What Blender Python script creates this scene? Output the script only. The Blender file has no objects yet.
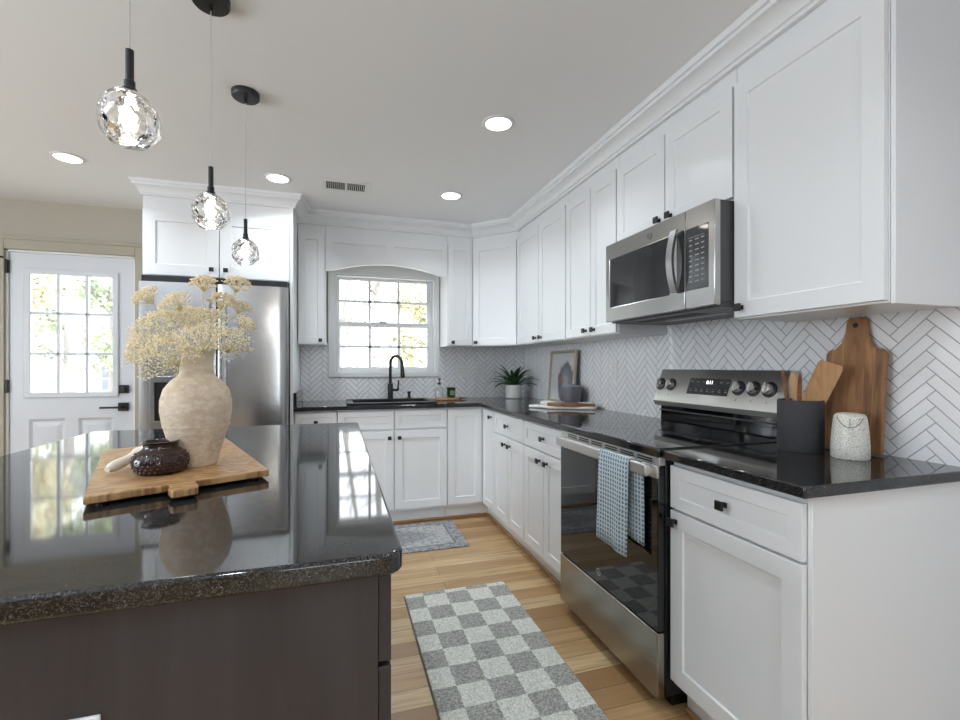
import bpy, bmesh, math, random
from mathutils import Vector, Matrix
random.seed(11)
S = bpy.context.scene
COL = S.collection
PI = math.pi

# ------------------------------------------------------------------ camera
cam_d = bpy.data.cameras.new('camera')
cam = bpy.data.objects.new('camera', cam_d); COL.objects.link(cam)
cam.location = (-1.7103, -4.1204, 1.2016)
cam.rotation_euler = (PI / 2, 0, -0.297)
cam_d.sensor_width = 36.0
cam_d.lens = 36.0 * 463.46 / 960.0
cam_d.shift_y = 6.2 / 960.0
cam_d.clip_start = 0.02
S.camera = cam

# ------------------------------------------------------------------ world, sun, exposure
W = bpy.data.worlds.new('sky'); S.world = W; W.use_nodes = True
bg = W.node_tree.nodes['Background']
bg.inputs[0].default_value = (0.89, 0.95, 1.0, 1)
bg.inputs[1].default_value = 5.0
sun_d = bpy.data.lights.new('sun', 'SUN'); sun_d.energy = 2.6; sun_d.angle = 0.02
sun_d.color = (1.0, 0.96, 0.88)
sun = bpy.data.objects.new('sun', sun_d); COL.objects.link(sun)
sun.rotation_euler = (math.radians(28), math.radians(38), 0)
S.view_settings.view_transform = 'Standard'
S.view_settings.look = 'None'
S.view_settings.exposure = 0.28
S.view_settings.gamma = 1.0
S.view_settings.use_curve_mapping = False
S.cycles.use_denoising = True
S.cycles.max_bounces = 10
S.cycles.diffuse_bounces = 5
S.cycles.glossy_bounces = 5
S.cycles.transmission_bounces = 10
S.cycles.transparent_max_bounces = 12
S.cycles.sample_clamp_indirect = 6.0
S.cycles.caustics_reflective = False
S.cycles.caustics_refractive = False


def area_light(name, loc, rot, sx, sy, energy, color=(1, 1, 1), shape='RECTANGLE', spread=PI):
    d = bpy.data.lights.new(name, 'AREA'); d.shape = shape
    d.size = sx
    if shape in ('RECTANGLE', 'ELLIPSE'): d.size_y = sy
    d.energy = energy; d.color = color; d.spread = spread
    o = bpy.data.objects.new(name, d); COL.objects.link(o)
    o.location = loc; o.rotation_euler = rot
    return o

# area lights added as daylight outside unseen windows behind and beside the viewpoint
area_light('daylight_fill_rear', (-1.3, -8.16, 1.45), (math.radians(112), 0, 0), 1.2, 1.5, 6, (0.66, 0.84, 1.0))
area_light('daylight_fill_side', (-6.16, -3.0, 1.45), (math.radians(92), 0, -PI / 2), 2.4, 1.5, 50, (0.78, 0.89, 1.0))
# unseen fill light added beside the viewpoint, aimed up to brighten the ceiling
area_light('bounce_fill', (-4.0, -4.5, 1.2), (PI, 0, 0), 1.0, 1.0, 50, (0.68, 0.83, 1.0))
DOWNLIGHT_W = 4.0

# ------------------------------------------------------------------ helpers
def lin(c):
    def f(v):
        v /= 255.0
        return v / 12.92 if v <= 0.04045 else ((v + 0.055) / 1.055) ** 2.4
    return tuple(f(v) for v in c) + (1.0,)


class MB:
    """collects shapes in one bmesh, then links them as one mesh object"""
    def __init__(self): self.bm = bmesh.new()

    def poly(self, verts, faces):
        vs = [self.bm.verts.new(v) for v in verts]
        for f in faces:
            try: self.bm.faces.new([vs[i] for i in f])
            except ValueError: pass
        return self

    def box(self, x0, x1, y0, y1, z0, z1):
        return self.poly([(x, y, z) for z in (z0, z1) for y in (y0, y1) for x in (x0, x1)],
                         [(0, 2, 3, 1), (4, 5, 7, 6), (0, 1, 5, 4), (2, 6, 7, 3), (0, 4, 6, 2), (1, 3, 7, 5)])

    def fbox(self, f, u0, u1, d0, d1, z0, z1):
        return self.poly([f(u, d, z) for z in (z0, z1) for d in (d0, d1) for u in (u0, u1)],
                         [(0, 2, 3, 1), (4, 5, 7, 6), (0, 1, 5, 4), (2, 6, 7, 3), (0, 4, 6, 2), (1, 3, 7, 5)])

    def cyl(self, p0, p1, r0, r1=None, seg=20):
        return self.tube([p0, p1], [r0, r0 if r1 is None else r1], seg)

    def tube(self, pts, rad, seg=10):
        pts = [Vector(p) for p in pts]
        if not isinstance(rad, (list, tuple)): rad = [rad] * len(pts)
        n = len(pts); rings = []
        ref = None
        for i, p in enumerate(pts):
            t = (pts[min(i + 1, n - 1)] - pts[max(i - 1, 0)]).normalized()
            if ref is None:
                ref = t.orthogonal().normalized()
            else:
                ref = (ref - t * ref.dot(t)).normalized()
            b = t.cross(ref)
            rings.append([self.bm.verts.new(p + (ref * math.cos(2 * PI * k / seg) + b * math.sin(2 * PI * k / seg)) * max(rad[i], 1e-5)) for k in range(seg)])
        for a, b in zip(rings, rings[1:]):
            for k in range(seg):
                self.bm.faces.new((a[k], a[(k + 1) % seg], b[(k + 1) % seg], b[k]))
        self.bm.faces.new(rings[0][::-1]); self.bm.faces.new(rings[-1])
        return self

    def lathe(self, prof, c=(0, 0, 0), seg=40, fn=None):
        c = Vector(c); rings = []
        for r, z in prof:
            if r < 1e-5:
                rings.append([self.bm.verts.new(c + Vector((0, 0, z)))])
            else:
                ring = []
                for k in range(seg):
                    a = 2 * PI * k / seg
                    v = Vector((r * math.cos(a), r * math.sin(a), z))
                    if fn: v = Vector(fn(v))
                    ring.append(self.bm.verts.new(c + v))
                rings.append(ring)
        for a, b in zip(rings, rings[1:]):
            if len(a) == 1 and len(b) == 1: continue
            for k in range(seg):
                k2 = (k + 1) % seg
                if len(a) == 1: self.bm.faces.new((a[0], b[k2], b[k]))
                elif len(b) == 1: self.bm.faces.new((a[k], a[k2], b[0]))
                else: self.bm.faces.new((a[k], a[k2], b[k2], b[k]))
        return self

    def prism(self, pts, f, d0, d1):
        n = len(pts)
        v = [f(u, d0, z) for u, z in pts] + [f(u, d1, z) for u, z in pts]
        return self.poly(v, [tuple(range(n))[::-1], tuple(range(n, 2 * n))] + [(i, (i + 1) % n, n + (i + 1) % n, n + i) for i in range(n)])

    def grid(self, us, zs, keep, f, d0, d1):
        """slab made of grid cells (u by z), only the kept cells, shared vertices so flat joins do not show"""
        cells = [(i, j) for i in range(len(us) - 1) for j in range(len(zs) - 1) if keep((us[i] + us[i + 1]) / 2, (zs[j] + zs[j + 1]) / 2)]
        cs = set(cells); cache = {}
        def V(i, j, k):
            if (i, j, k) not in cache: cache[(i, j, k)] = self.bm.verts.new(f(us[i], (d0, d1)[k], zs[j]))
            return cache[(i, j, k)]
        for i, j in cells:
            self.bm.faces.new((V(i, j, 1), V(i + 1, j, 1), V(i + 1, j + 1, 1), V(i, j + 1, 1)))
            self.bm.faces.new((V(i, j + 1, 0), V(i + 1, j + 1, 0), V(i + 1, j, 0), V(i, j, 0)))
            for di, dj, a, b in ((-1, 0, (i, j), (i, j + 1)), (1, 0, (i + 1, j + 1), (i + 1, j)), (0, -1, (i + 1, j), (i, j)), (0, 1, (i, j + 1), (i + 1, j + 1))):
                if (i + di, j + dj) not in cs:
                    self.bm.faces.new((V(*a, 0), V(*a, 1), V(*b, 1), V(*b, 0)))
        return self

    def sphere(self, c, r, u=16, v=10, sc=(1, 1, 1)):
        bmesh.ops.create_uvsphere(self.bm, u_segments=u, v_segments=v, radius=r,
                                  matrix=Matrix.Translation(c) @ Matrix.Diagonal((*sc, 1)))
        return self

    def ico(self, c, r, sub=1):
        bmesh.ops.create_icosphere(self.bm, subdivisions=sub, radius=r, matrix=Matrix.Translation(c)); return self

    def shaker(self, f, u0, u1, z0, z1, st=0.057, t=0.019, rec=0.007):
        """a five-piece door or drawer front: flat frame round a sunk flat panel"""
        if u0 > u1: u0, u1 = u1, u0
        c = 0.0025
        O = [(u0, z0), (u1, z0), (u1, z1), (u0, z1)]
        I = [(u0 + st, z0 + st), (u1 - st, z0 + st), (u1 - st, z1 - st), (u0 + st, z1 - st)]
        K = [(u0 + st + c, z0 + st + c), (u1 - st - c, z0 + st + c), (u1 - st - c, z1 - st - c), (u0 + st + c, z1 - st - c)]
        v = [f(u, 0.001, z) for u, z in O] + [f(u, t, z) for u, z in O] + [f(u, t, z) for u, z in I] + [f(u, t - rec, z) for u, z in K]
        F = [(3, 2, 1, 0), (12, 13, 14, 15)]
        for i in range(4):
            j = (i + 1) % 4
            F += [(i, j, 4 + j, 4 + i), (4 + i, 4 + j, 8 + j, 8 + i), (8 + i, 8 + j, 12 + j, 12 + i)]
        return self.poly(v, F)

    def build(self, name, mat, parent=None, bevel=0.0, seg=2, smooth=None, kind=None, label=None, recalc=True):
        if recalc: bmesh.ops.recalc_face_normals(self.bm, faces=self.bm.faces[:])
        me = bpy.data.meshes.new(name)
        if parent is not None:
            off = world_loc(parent)
            bmesh.ops.translate(self.bm, verts=self.bm.verts[:], vec=-off)
        self.bm.to_mesh(me); self.bm.free()
        me.materials.append(mat)
        o = bpy.data.objects.new(name, me); COL.objects.link(o)
        if parent is not None: o.parent = parent
        if smooth is not None:
            for p in me.polygons: p.use_smooth = True
            me.set_sharp_from_angle(angle=math.radians(smooth))
        if bevel:
            m = o.modifiers.new('bevel', 'BEVEL'); m.width = bevel; m.segments = seg
            m.limit_method = 'ANGLE'; m.angle_limit = math.radians(40); m.harden_normals = False
            if smooth is None:
                for p in me.polygons: p.use_smooth = True
                me.set_sharp_from_angle(angle=math.radians(40))
        if kind: o['kind'] = kind
        if label: o['label'] = label
        return o


def world_loc(o):
    v = Vector((0, 0, 0))
    while o is not None:
        v += o.location; o = o.parent
    return v


def thing(name, label, cat, loc, group=None):
    o = bpy.data.objects.new(name, None); COL.objects.link(o)
    o.empty_display_size = 0.05; o.location = loc
    o['label'] = label; o['category'] = cat
    if group: o['group'] = group
    return o


def tag(o, label, cat, group=None):
    o['label'] = label; o['category'] = cat
    if group: o['group'] = group
    return o


def struct_root(name, loc):
    o = bpy.data.objects.new(name, None); COL.objects.link(o); o.location = loc; o['kind'] = 'structure'
    return o


def copy_tree(o, parent=None):
    c = o.copy(); COL.objects.link(c)
    if parent is not None: c.parent = parent
    for ch in list(o.children): copy_tree(ch, c)
    return c


def lettering(name, s, size, mat, parent, M, extrude=0.0004):
    cu = bpy.data.curves.new(name, 'FONT'); cu.body = s; cu.size = size; cu.extrude = extrude
    cu.align_x = 'CENTER'; cu.align_y = 'CENTER'; cu.resolution_u = 3
    t = bpy.data.objects.new(name, cu); COL.objects.link(t)
    dg = bpy.context.evaluated_depsgraph_get(); dg.update()
    me = bpy.data.meshes.new_from_object(t.evaluated_get(dg))
    bpy.data.objects.remove(t)
    me.transform(M)
    me.transform(Matrix.Translation(-world_loc(parent)))
    me.materials.clear(); me.materials.append(mat)
    o = bpy.data.objects.new(name, me); COL.objects.link(o); o.parent = parent
    return o

# ------------------------------------------------------------------ materials
class NT:
    def __init__(self, name):
        self.m = bpy.data.materials.new(name); self.m.use_nodes = True
        self.t = self.m.node_tree; self.p = self.t.nodes['Principled BSDF']
        self.tc = None

    def n(self, kind, **kw):
        o = self.t.nodes.new('ShaderNode' + kind)
        for k, v in kw.items(): setattr(o, k, v)
        return o

    def l(self, a, b): self.t.links.new(a, b)

    def obj(self, scale=(1, 1, 1), rot=(0, 0, 0), world=True):
        if world:
            g = self.n('NewGeometry'); src = g.outputs['Position']
        else:
            src = self.n('TexCoord').outputs['Object']
        mp = self.n('Mapping'); mp.inputs['Scale'].default_value = scale; mp.inputs['Rotation'].default_value = rot
        self.l(src, mp.inputs['Vector']); return mp.outputs[0]

    def math(self, op, a, b=None, c=None):
        o = self.n('Math', operation=op)
        for i, v in enumerate((a, b, c)):
            if v is None: continue
            if isinstance(v, (int, float)): o.inputs[i].default_value = v
            else: self.l(v, o.inputs[i])
        return o.outputs[0]

    def noise(self, vec, scale, detail=3, rough=0.5, dist=0.0):
        o = self.n('TexNoise'); o.inputs['Scale'].default_value = scale; o.inputs['Detail'].default_value = detail
        o.inputs['Roughness'].default_value = rough; o.inputs['Distortion'].default_value = dist
        self.l(vec, o.inputs['Vector']); return o.outputs['Fac']

    def ramp(self, fac, stops, interp='LINEAR'):
        o = self.n('ValToRGB'); o.color_ramp.interpolation = interp
        el = o.color_ramp.elements
        while len(el) < len(stops): el.new(0.5)
        for e, (pos, c) in zip(el, stops): e.position = pos; e.color = c
        self.l(fac, o.inputs[0]); return o.outputs[0]

    def mix(self, fac, a, b, mode='MIX'):
        o = self.n('Mix', data_type='RGBA', blend_type=mode)
        for s, v in ((o.inputs[0], fac), (o.inputs[6], a), (o.inputs[7], b)):
            if isinstance(v, (int, float)): s.default_value = v
            elif isinstance(v, tuple): s.default_value = v
            else: self.l(v, s)
        return o.outputs[2]

    def bump(self, h, strength=0.2, dist=0.002):
        b = self.n('Bump'); b.inputs['Strength'].default_value = strength; b.inputs['Distance'].default_value = dist
        self.l(h, b.inputs['Height']); self.l(b.outputs[0], self.p.inputs['Normal'])

    def set(self, color=None, rough=None, metal=None, ior=None, spec=None, trans=None, coat=None, sheen=None):
        p = self.p
        if color is not None:
            if isinstance(color, tuple): p.inputs['Base Color'].default_value = color
            else: self.l(color, p.inputs['Base Color'])
        for k, v in (('Roughness', rough), ('Metallic', metal), ('IOR', ior), ('Specular IOR Level', spec), ('Transmission Weight', trans), ('Coat Weight', coat), ('Sheen Weight', sheen)):
            if v is None: continue
            if isinstance(v, (int, float)): p.inputs[k].default_value = v
            else: self.l(v, p.inputs[k])
        return self


def simple(name, rgb, rough=0.5, metal=0.0, bump=None, **kw):
    t = NT(name); t.set(lin(rgb), rough, metal, **kw)
    if bump: t.bump(t.noise(t.obj(), bump[0], 4), bump[1], bump[2])
    return t.m


M = {}
M['cab'] = simple('white_cabinet_paint', (228, 229, 230), 0.29, bump=(60, 0.03, 0.001))
M['trimw'] = simple('white_trim_paint', (228, 229, 230), 0.35, bump=(50, 0.03, 0.001))
M['door'] = simple('white_door_paint', (210, 213, 218), 0.4, bump=(50, 0.03, 0.001))
M['wall'] = simple('greige_wall_paint', (174, 167, 153), 0.7, bump=(180, 0.08, 0.001))
M['wall_bounce'] = simple('bounce_wall_grey', (196, 199, 204), 0.7, bump=(180, 0.08, 0.001))  # out-of-view walls get an assumed cool grey to neutralise the bounced light
M['casing'] = simple('greige_casing_paint', (166, 159, 142), 0.45, bump=(60, 0.03, 0.001))
M['ceil'] = simple('flat_ceiling_paint', (234, 235, 236), 0.8, bump=(150, 0.08, 0.001))
M['black'] = simple('matte_black_metal', (22, 22, 23), 0.38, bump=(300, 0.05, 0.0005))
M['blackplastic'] = simple('black_plastic', (18, 18, 19), 0.3, bump=(200, 0.04, 0.0005))
M['darkgrey'] = simple('dark_grey_enamel', (74, 75, 77), 0.4, bump=(150, 0.05, 0.0005))
M['chrome'] = simple('polished_steel', (200, 200, 200), 0.12, 1.0, bump=(40, 0.02, 0.0005))
M['sink'] = simple('black_composite_stone', (20, 20, 21), 0.45, bump=(700, 0.15, 0.0005))
M['white_plastic'] = simple('white_plastic', (228, 228, 226), 0.3, bump=(80, 0.02, 0.0005))
M['greymark'] = simple('grey_print', (150, 152, 155), 0.5, bump=(80, 0.02, 0.0002))
M['slot'] = simple('dark_slot', (12, 12, 12), 0.6, bump=(80, 0.02, 0.0005))


def steel(name, rgb, rough, sc, strength=0.04):
    t = NT(name); v = t.obj(sc)
    nz = t.noise(v, 1.0, 3)
    t.set(t.ramp(nz, [(0.25, lin(tuple(c - 8 for c in rgb))), (0.75, lin(rgb))]), t.math('MULTIPLY_ADD', nz, 0.10, rough - 0.05), 1.0)
    t.bump(nz, strength, 0.0006)
    return t.m

M['steel_h'] = steel('brushed_steel_across', (214, 212, 208), 0.36, (300, 4, 300))
M['steel_mw'] = steel('brushed_steel_dark', (196, 195, 192), 0.2, (300, 4, 300))
M['steel_drawer'] = steel('brushed_steel_low', (166, 162, 154), 0.25, (300, 4, 300))
M['steel_v'] = steel('brushed_steel_upright', (196, 195, 194), 0.24, (300, 300, 3))

def granite(name, base, fleck, amount):
    t = NT(name); v = t.obj()
    vo = t.n('TexVoronoi'); vo.inputs['Scale'].default_value = 620; t.l(v, vo.inputs['Vector'])
    sep = t.n('SeparateColor'); t.l(vo.outputs['Color'], sep.inputs[0])
    n2 = t.noise(v, 260, 2)
    f = t.math('MULTIPLY', t.math('GREATER_THAN', sep.outputs[0], amount), t.math('MULTIPLY_ADD', n2, 1.6, -0.3))
    t.set(t.mix(f, lin(base), lin(fleck)), 0.055, 0.0, ior=1.62)
    t.bump(t.noise(v, 25, 2), 0.012, 0.002)
    return t.m

M['granite'] = granite('black_granite', (21, 20, 20), (92, 90, 89), 0.72)

def plain_glass(name, tint=(1, 1, 1, 1), refl=1.0):
    t = NT(name); t.t.nodes.remove(t.p)
    tr = t.n('BsdfTransparent'); tr.inputs[0].default_value = tint
    gl = t.n('BsdfGlossy'); gl.inputs['Roughness'].default_value = 0.01
    g = t.n('NewGeometry'); dt = t.n('VectorMath', operation='DOT_PRODUCT')
    t.l(g.outputs['Normal'], dt.inputs[0]); t.l(g.outputs['Incoming'], dt.inputs[1])
    k = t.math('SUBTRACT', 1.0, t.math('ABSOLUTE', dt.outputs['Value']))
    fr = t.math('MULTIPLY_ADD', t.math('POWER', k, 5.0), .96, .04)
    mx = t.n('MixShader')
    nz = t.noise(t.obj(), 6, 2); b = t.n('Bump'); b.inputs['Strength'].default_value = 0.01
    t.l(nz, b.inputs['Height']); t.l(b.outputs[0], gl.inputs['Normal'])
    t.l(t.math('MULTIPLY', fr, refl * .6), mx.inputs[0]); t.l(tr.outputs[0], mx.inputs[1]); t.l(gl.outputs[0], mx.inputs[2])
    t.l(mx.outputs[0], t.t.nodes['Material Output'].inputs[0])
    return t.m

M['pane'] = plain_glass('window_glass')
M['bottle'] = plain_glass('bottle_glass', (0.93, 0.95, 0.94, 1), 1.5)
M['greenglass'] = plain_glass('green_glass', (0.42, 0.58, 0.44, 1), 1.5)

t = NT('crystal'); t.set((1, 1, 1, 1), 0.0, 0.0, ior=1.36, trans=1.0)
t.bump(t.noise(t.obj(), 30, 1), 0.05, 0.002); M['crystal'] = t.m

t = NT('oven_glass'); t.set(lin((14, 14, 15)), 0.03, 0.0, ior=1.6); t.bump(t.noise(t.obj(), 8, 1), 0.005, 0.002); M['ovenglass'] = t.m
t = NT('cooktop_glass'); t.set(lin((10, 10, 11)), 0.035, 0.0, ior=1.6)
t.bump(t.noise(t.obj(), 20, 1), 0.004, 0.002); M['cooktop'] = t.m
t = NT('microwave_glass'); t.set(lin((40, 41, 43)), 0.05, 0.0, ior=1.7); t.bump(t.noise(t.obj(), 8, 1), 0.005, 0.002); M['mwglass'] = t.m

def emit(name, rgb, strength, mixn=True):
    t = NT(name); t.set(lin(rgb), 0.4)
    t.p.inputs['Emission Color'].default_value = lin(rgb); t.p.inputs['Emission Strength'].default_value = strength
    t.bump(t.noise(t.obj(), 30, 1), 0.01, 0.001)
    return t.m

M['lens'] = emit('downlight_lens', (255, 250, 244), 9.0)
M['filament'] = emit('bulb_glow', (255, 236, 205), 26.0)
M['digits'] = emit('lit_digits', (240, 246, 250), 2.2)

def herring(name, axis, Wt, n, ou, oz):
    """white herringbone tile: rotated 45 degrees, tiles n times longer than wide"""
    t = NT(name)
    sp = t.n('SeparateXYZ'); g = t.n('NewGeometry'); t.l(g.outputs['Position'], sp.inputs[0])
    u = t.math('ADD', sp.outputs[axis], ou); z = t.math('ADD', sp.outputs[2], oz)
    k = 1 / (math.sqrt(2) * Wt)
    x = t.math('ADD', t.math('MULTIPLY', t.math('ADD', u, z), k), 4000.0)
    y = t.math('ADD', t.math('MULTIPLY', t.math('SUBTRACT', z, u), k), 4000.0)
    i = t.math('FLOOR', x); j = t.math('FLOOR', y); fx = t.math('FRACT', x); fy = t.math('FRACT', y)
    N2 = 2.0 * n
    kk = t.math('FLOORED_MODULO', t.math('ADD', t.math('SUBTRACT', i, j), 0.25), N2)
    isH = t.math('LESS_THAN', kk, float(n))
    a = t.math('FLOORED_MODULO', t.math('SUBTRACT', x, j), N2)
    dH = t.math('MINIMUM', t.math('MINIMUM', a, t.math('SUBTRACT', float(n), a)), t.math('MINIMUM', fy, t.math('SUBTRACT', 1.0, fy)))
    b = t.math('FLOORED_MODULO', t.math('SUBTRACT', t.math('ADD', i, 0.0), y), N2)
    e1 = t.math('SUBTRACT', b, n - 1.0); e2 = t.math('SUBTRACT', N2 - 1.0, b)
    dV = t.math('MINIMUM', t.math('MINIMUM', e1, e2), t.math('MINIMUM', fx, t.math('SUBTRACT', 1.0, fx)))
    d = t.math('ADD', t.math('MULTIPLY', dH, isH), t.math('MULTIPLY', dV, t.math('SUBTRACT', 1.0, isH)))
    mr = t.n('MapRange'); mr.inputs['From Min'].default_value = 0.035; mr.inputs['From Max'].default_value = 0.065
    t.l(d, mr.inputs['Value'])
    idv = t.n('CombineXYZ')
    t.l(t.math('ADD', t.math('MULTIPLY', j, isH), t.math('MULTIPLY', i, t.math('SUBTRACT', 1.0, isH))), idv.inputs[0])
    t.l(t.math('FLOOR', t.math('DIVIDE', t.math('ADD', i, j), 8.0)), idv.inputs[1]); t.l(isH, idv.inputs[2])
    wn = t.n('TexWhiteNoise'); t.l(idv.outputs[0], wn.inputs['Vector'])
    tile = t.mix(wn.outputs['Value'], lin((232, 232, 234)), lin((240, 240, 242)))
    t.set(t.mix(mr.outputs[0], lin((168, 169, 172)), tile), t.math('MULTIPLY_ADD', mr.outputs[0], -0.45, 0.75))
    t.bump(mr.outputs[0], 0.35, 0.0012)
    return t.m

M['tile_r'] = herring('herringbone_tile_side', 1, 0.034, 4, 0.0, 0.0)
M['tile_b'] = herring('herringbone_tile_back', 0, 0.034, 4, 0.0, 0.0)

def plank_floor():
    t = NT('oak_plank_floor'); v = t.obj()
    br = t.n('TexBrick'); br.offset = 0.37; br.offset_frequency = 2; br.squash = 1.0
    br.inputs['Scale'].default_value = 1.0; br.inputs['Brick Width'].default_value = 1.15; br.inputs['Row Height'].default_value = 0.1
    br.inputs['Mortar Size'].default_value = 0.0012; br.inputs['Mortar Smooth'].default_value = 0.1; br.inputs['Bias'].default_value = 0.0
    br.inputs['Color1'].default_value = (0, 0, 0, 1); br.inputs['Color2'].default_value = (1, 1, 1, 1); br.inputs['Mortar'].default_value = (0.5, 0.5, 0.5, 1)
    t.l(v, br.inputs['Vector'])
    base = t.ramp(br.outputs['Color'], [(0.0, lin((150, 114, 74))), (0.3, lin((186, 150, 106))), (0.65, lin((206, 173, 126))), (1.0, lin((226, 200, 156)))])
    # every plank reads another stretch of grain
    cmb = t.n('CombineXYZ'); sp = t.n('SeparateXYZ'); t.l(v, sp.inputs[0])
    sc = t.n('SeparateColor'); t.l(br.outputs['Color'], sc.inputs[0])
    t.l(t.math('MULTIPLY', sp.outputs[0], 1.6), cmb.inputs[0]); t.l(t.math('MULTIPLY', sp.outputs[1], 26.0), cmb.inputs[1])
    t.l(t.math('MULTIPLY', sc.outputs[0], 37.0), cmb.inputs[2])
    g1 = t.noise(cmb.outputs[0], 1.4, 6, 0.62, 0.8)
    g2 = t.noise(cmb.outputs[0], 6.0, 4, 0.6)
    c = t.mix(t.ramp(g1, [(0.40, (0, 0, 0, 1)), (0.70, (.75, .75, .75, 1))]), base, lin((146, 108, 70)))
    c = t.mix(t.math('MULTIPLY', g2, 0.35), c, lin((172, 134, 90)))
    c = t.mix(br.outputs['Fac'], c, lin((84, 60, 38)))
    t.set(c, t.math('MULTIPLY_ADD', g2, 0.15, 0.28))
    t.bump(t.math('SUBTRACT', g2, t.math('MULTIPLY', br.outputs['Fac'], 4.0)), 0.08, 0.001)
    return t.m

M['floor'] = plank_floor()

def wood(name, light, dark, sc, rough=0.5, rot=(0, 0, 0), dist=1.2, world=True, stops=(0.35, 0.7)):
    t = NT(name); v = t.obj(sc, rot, world)
    g1 = t.noise(v, 1.0, 6, 0.6, dist); g2 = t.noise(v, 7.0, 3)
    c = t.mix(t.ramp(g1, [(stops[0], (0, 0, 0, 1)), (stops[1], (1, 1, 1, 1))]), lin(light), lin(dark))
    c = t.mix(t.math('MULTIPLY', g2, 0.3), c, lin(dark))
    t.set(c, rough); t.bump(g2, 0.08, 0.001)
    return t.m

M['espresso'] = wood('espresso_stained_wood', (62, 58, 60), (50, 46, 48), (14, 14, 1.2), 0.42)
M['shoe'] = wood('oak_shoe_molding', (176, 136, 94), (138, 100, 64), (4, 4, 60), 0.45)
M['utensil'] = wood('light_beech', (206, 164, 118), (170, 124, 80), (60, 60, 8), 0.5)
M['utensil_dark'] = wood('walnut_brown', (150, 98, 64), (104, 62, 38), (30, 8, 60), 0.5)

# ------------------------------------------------------------------ the room
XL, YB, ZC = -6.0, -8.0, 2.39
fz = lambda x, d, y: (x, y, d)          # slab in x-y, thickness along z
fy = lambda x, d, z: (x, d, z)          # slab in x-z, thickness along y
fx = lambda y, d, z: (d, y, z)          # slab in y-z, thickness along x
MB().box(XL - .15, .15, YB - .15, .15, -.1, 0).build('floor', M['floor'], kind='structure')
MB().box(XL - .15, .15, YB - .15, .15, ZC, ZC + .12).build('ceiling', M['ceil'], kind='structure')
WX0, WX1, WZ0, WZ1 = -1.735, -.875, 1.15, 1.985
DX0, DX1, DZ1 = -3.96, -3.178, 2.03
MB().grid([XL - .15, DX0, DX1, WX0, WX1, .15], [0, WZ0, WZ1, DZ1, ZC],
          lambda x, z: not (WX0 < x < WX1 and WZ0 < z < WZ1) and not (DX0 < x < DX1 and z < DZ1), fy, 0, .15).build('wall_back', M['wall'], kind='structure')
MB().box(0, .15, YB, 0, 0, ZC).build('wall_right', M['wall_bounce'], kind='structure')
MB().grid([YB, -4.2, -1.8, 0], [0, .7, 2.2, ZC], lambda y, z: not (-4.2 < y < -1.8 and .7 < z < 2.2), fx, XL - .15, XL).build('wall_left', M['wall_bounce'], kind='structure')
MB().grid([XL - .15, -1.9, -.7, .15], [0, .7, 2.2, ZC],
          lambda x, z: not (.7 < z < 2.2 and -1.9 < x < -.7), fy, YB - .15, YB).build('wall_front', M['wall_bounce'], kind='structure')
for n, (a, b, plane) in enumerate(((-1.9, -.7, 'y'), (-4.2, -1.8, 'x'))):  # unseen windows put in to admit the two daylight fill lights
    if plane == 'y':
        r = struct_root('window_%d' % (n + 2), ((a + b) / 2, YB, .7)); f = lambda u, d, z: (u, YB - d, z)
    else:
        r = struct_root('window_%d' % (n + 2), (XL, (a + b) / 2, .7)); f = lambda u, d, z: (XL - d, u, z)
    m = MB()
    m.fbox(f, a - .07, a, -.015, 0, .63, 2.27).fbox(f, b, b + .07, -.015, 0, .63, 2.27).fbox(f, a, b, -.015, 0, .63, .7).fbox(f, a, b, -.015, 0, 2.2, 2.27)
    m.build('window_casing', M['trimw'], r, bevel=.003)
    m = MB()
    m.fbox(f, a, a + .04, .05, .09, .7, 2.2).fbox(f, b - .04, b, .05, .09, .7, 2.2).fbox(f, a, b, .05, .09, .7, .74).fbox(f, a, b, .05, .09, 2.16, 2.2).fbox(f, a, b, .05, .09, 1.43, 1.47).fbox(f, (a + b) / 2 - .02, (a + b) / 2 + .02, .05, .09, .7, 2.2)
    m.build('window_sash', M['trimw'], r)
    MB().fbox(f, a + .03, b - .03, .068, .072, .73, 2.17).build('glass', M['pane'], r)

# ------------------------------------------------------------------ kitchen window
r = struct_root('window_1', (-1.305, 0, 1.15))
m = MB()
cx0, cx1, cz0, cz1 = -1.792, -.838, 1.106, 2.12
m.grid([cx0, WX0, WX1, cx1], [cz0, WZ0, WZ1, cz1], lambda x, z: not (WX0 < x < WX1 and WZ0 < z < WZ1), fy, -.022, 0)
m.build('window_casing', M['trimw'], r, bevel=.004)
m = MB()
m.box(WX0, WX1, -.005, .12, WZ0, WZ0 + .012).box(WX0, WX0 + .012, -.005, .12, WZ0, WZ1).box(WX1 - .012, WX1, -.005, .12, WZ0, WZ1).box(WX0, WX1, -.005, .12, WZ1 - .012, WZ1)
m.build('window_jamb', M['trimw'], r)
GX0, GX1 = -1.697, -.94
zm = 1.565
def sash(name, y0, y1, z0, z1, gz0, gz1):
    a, b = WX0 + .012, WX1 - .012
    s = MB()
    xs = [GX0 + (GX1 - GX0) * k / 3 for k in range(4)]
    s.box(a, GX0, y0, y1, z0, z1).box(GX1, b, y0, y1, z0, z1).box(GX0, GX1, y0, y1, z0, gz0).box(GX0, GX1, y0, y1, gz1, z1)
    so = s.build('window_sash', M['trimw'], r, bevel=.003)
    mu = MB(); zc = (gz0 + gz1) / 2; ym = (y0 + y1) / 2
    for x in xs[1:3]: mu.box(x - .0105, x + .0105, ym - .012, ym + .012, gz0, gz1)
    mu.box(GX0, GX1, ym - .012, ym + .012, zc - .01, zc + .01)
    mu.build('muntin', M['trimw'], so)
    MB().box(GX0 - .004, GX1 + .004, ym - .002, ym + .002, gz0 - .004, gz1 + .004).build('glass', M['pane'], so)
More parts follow.
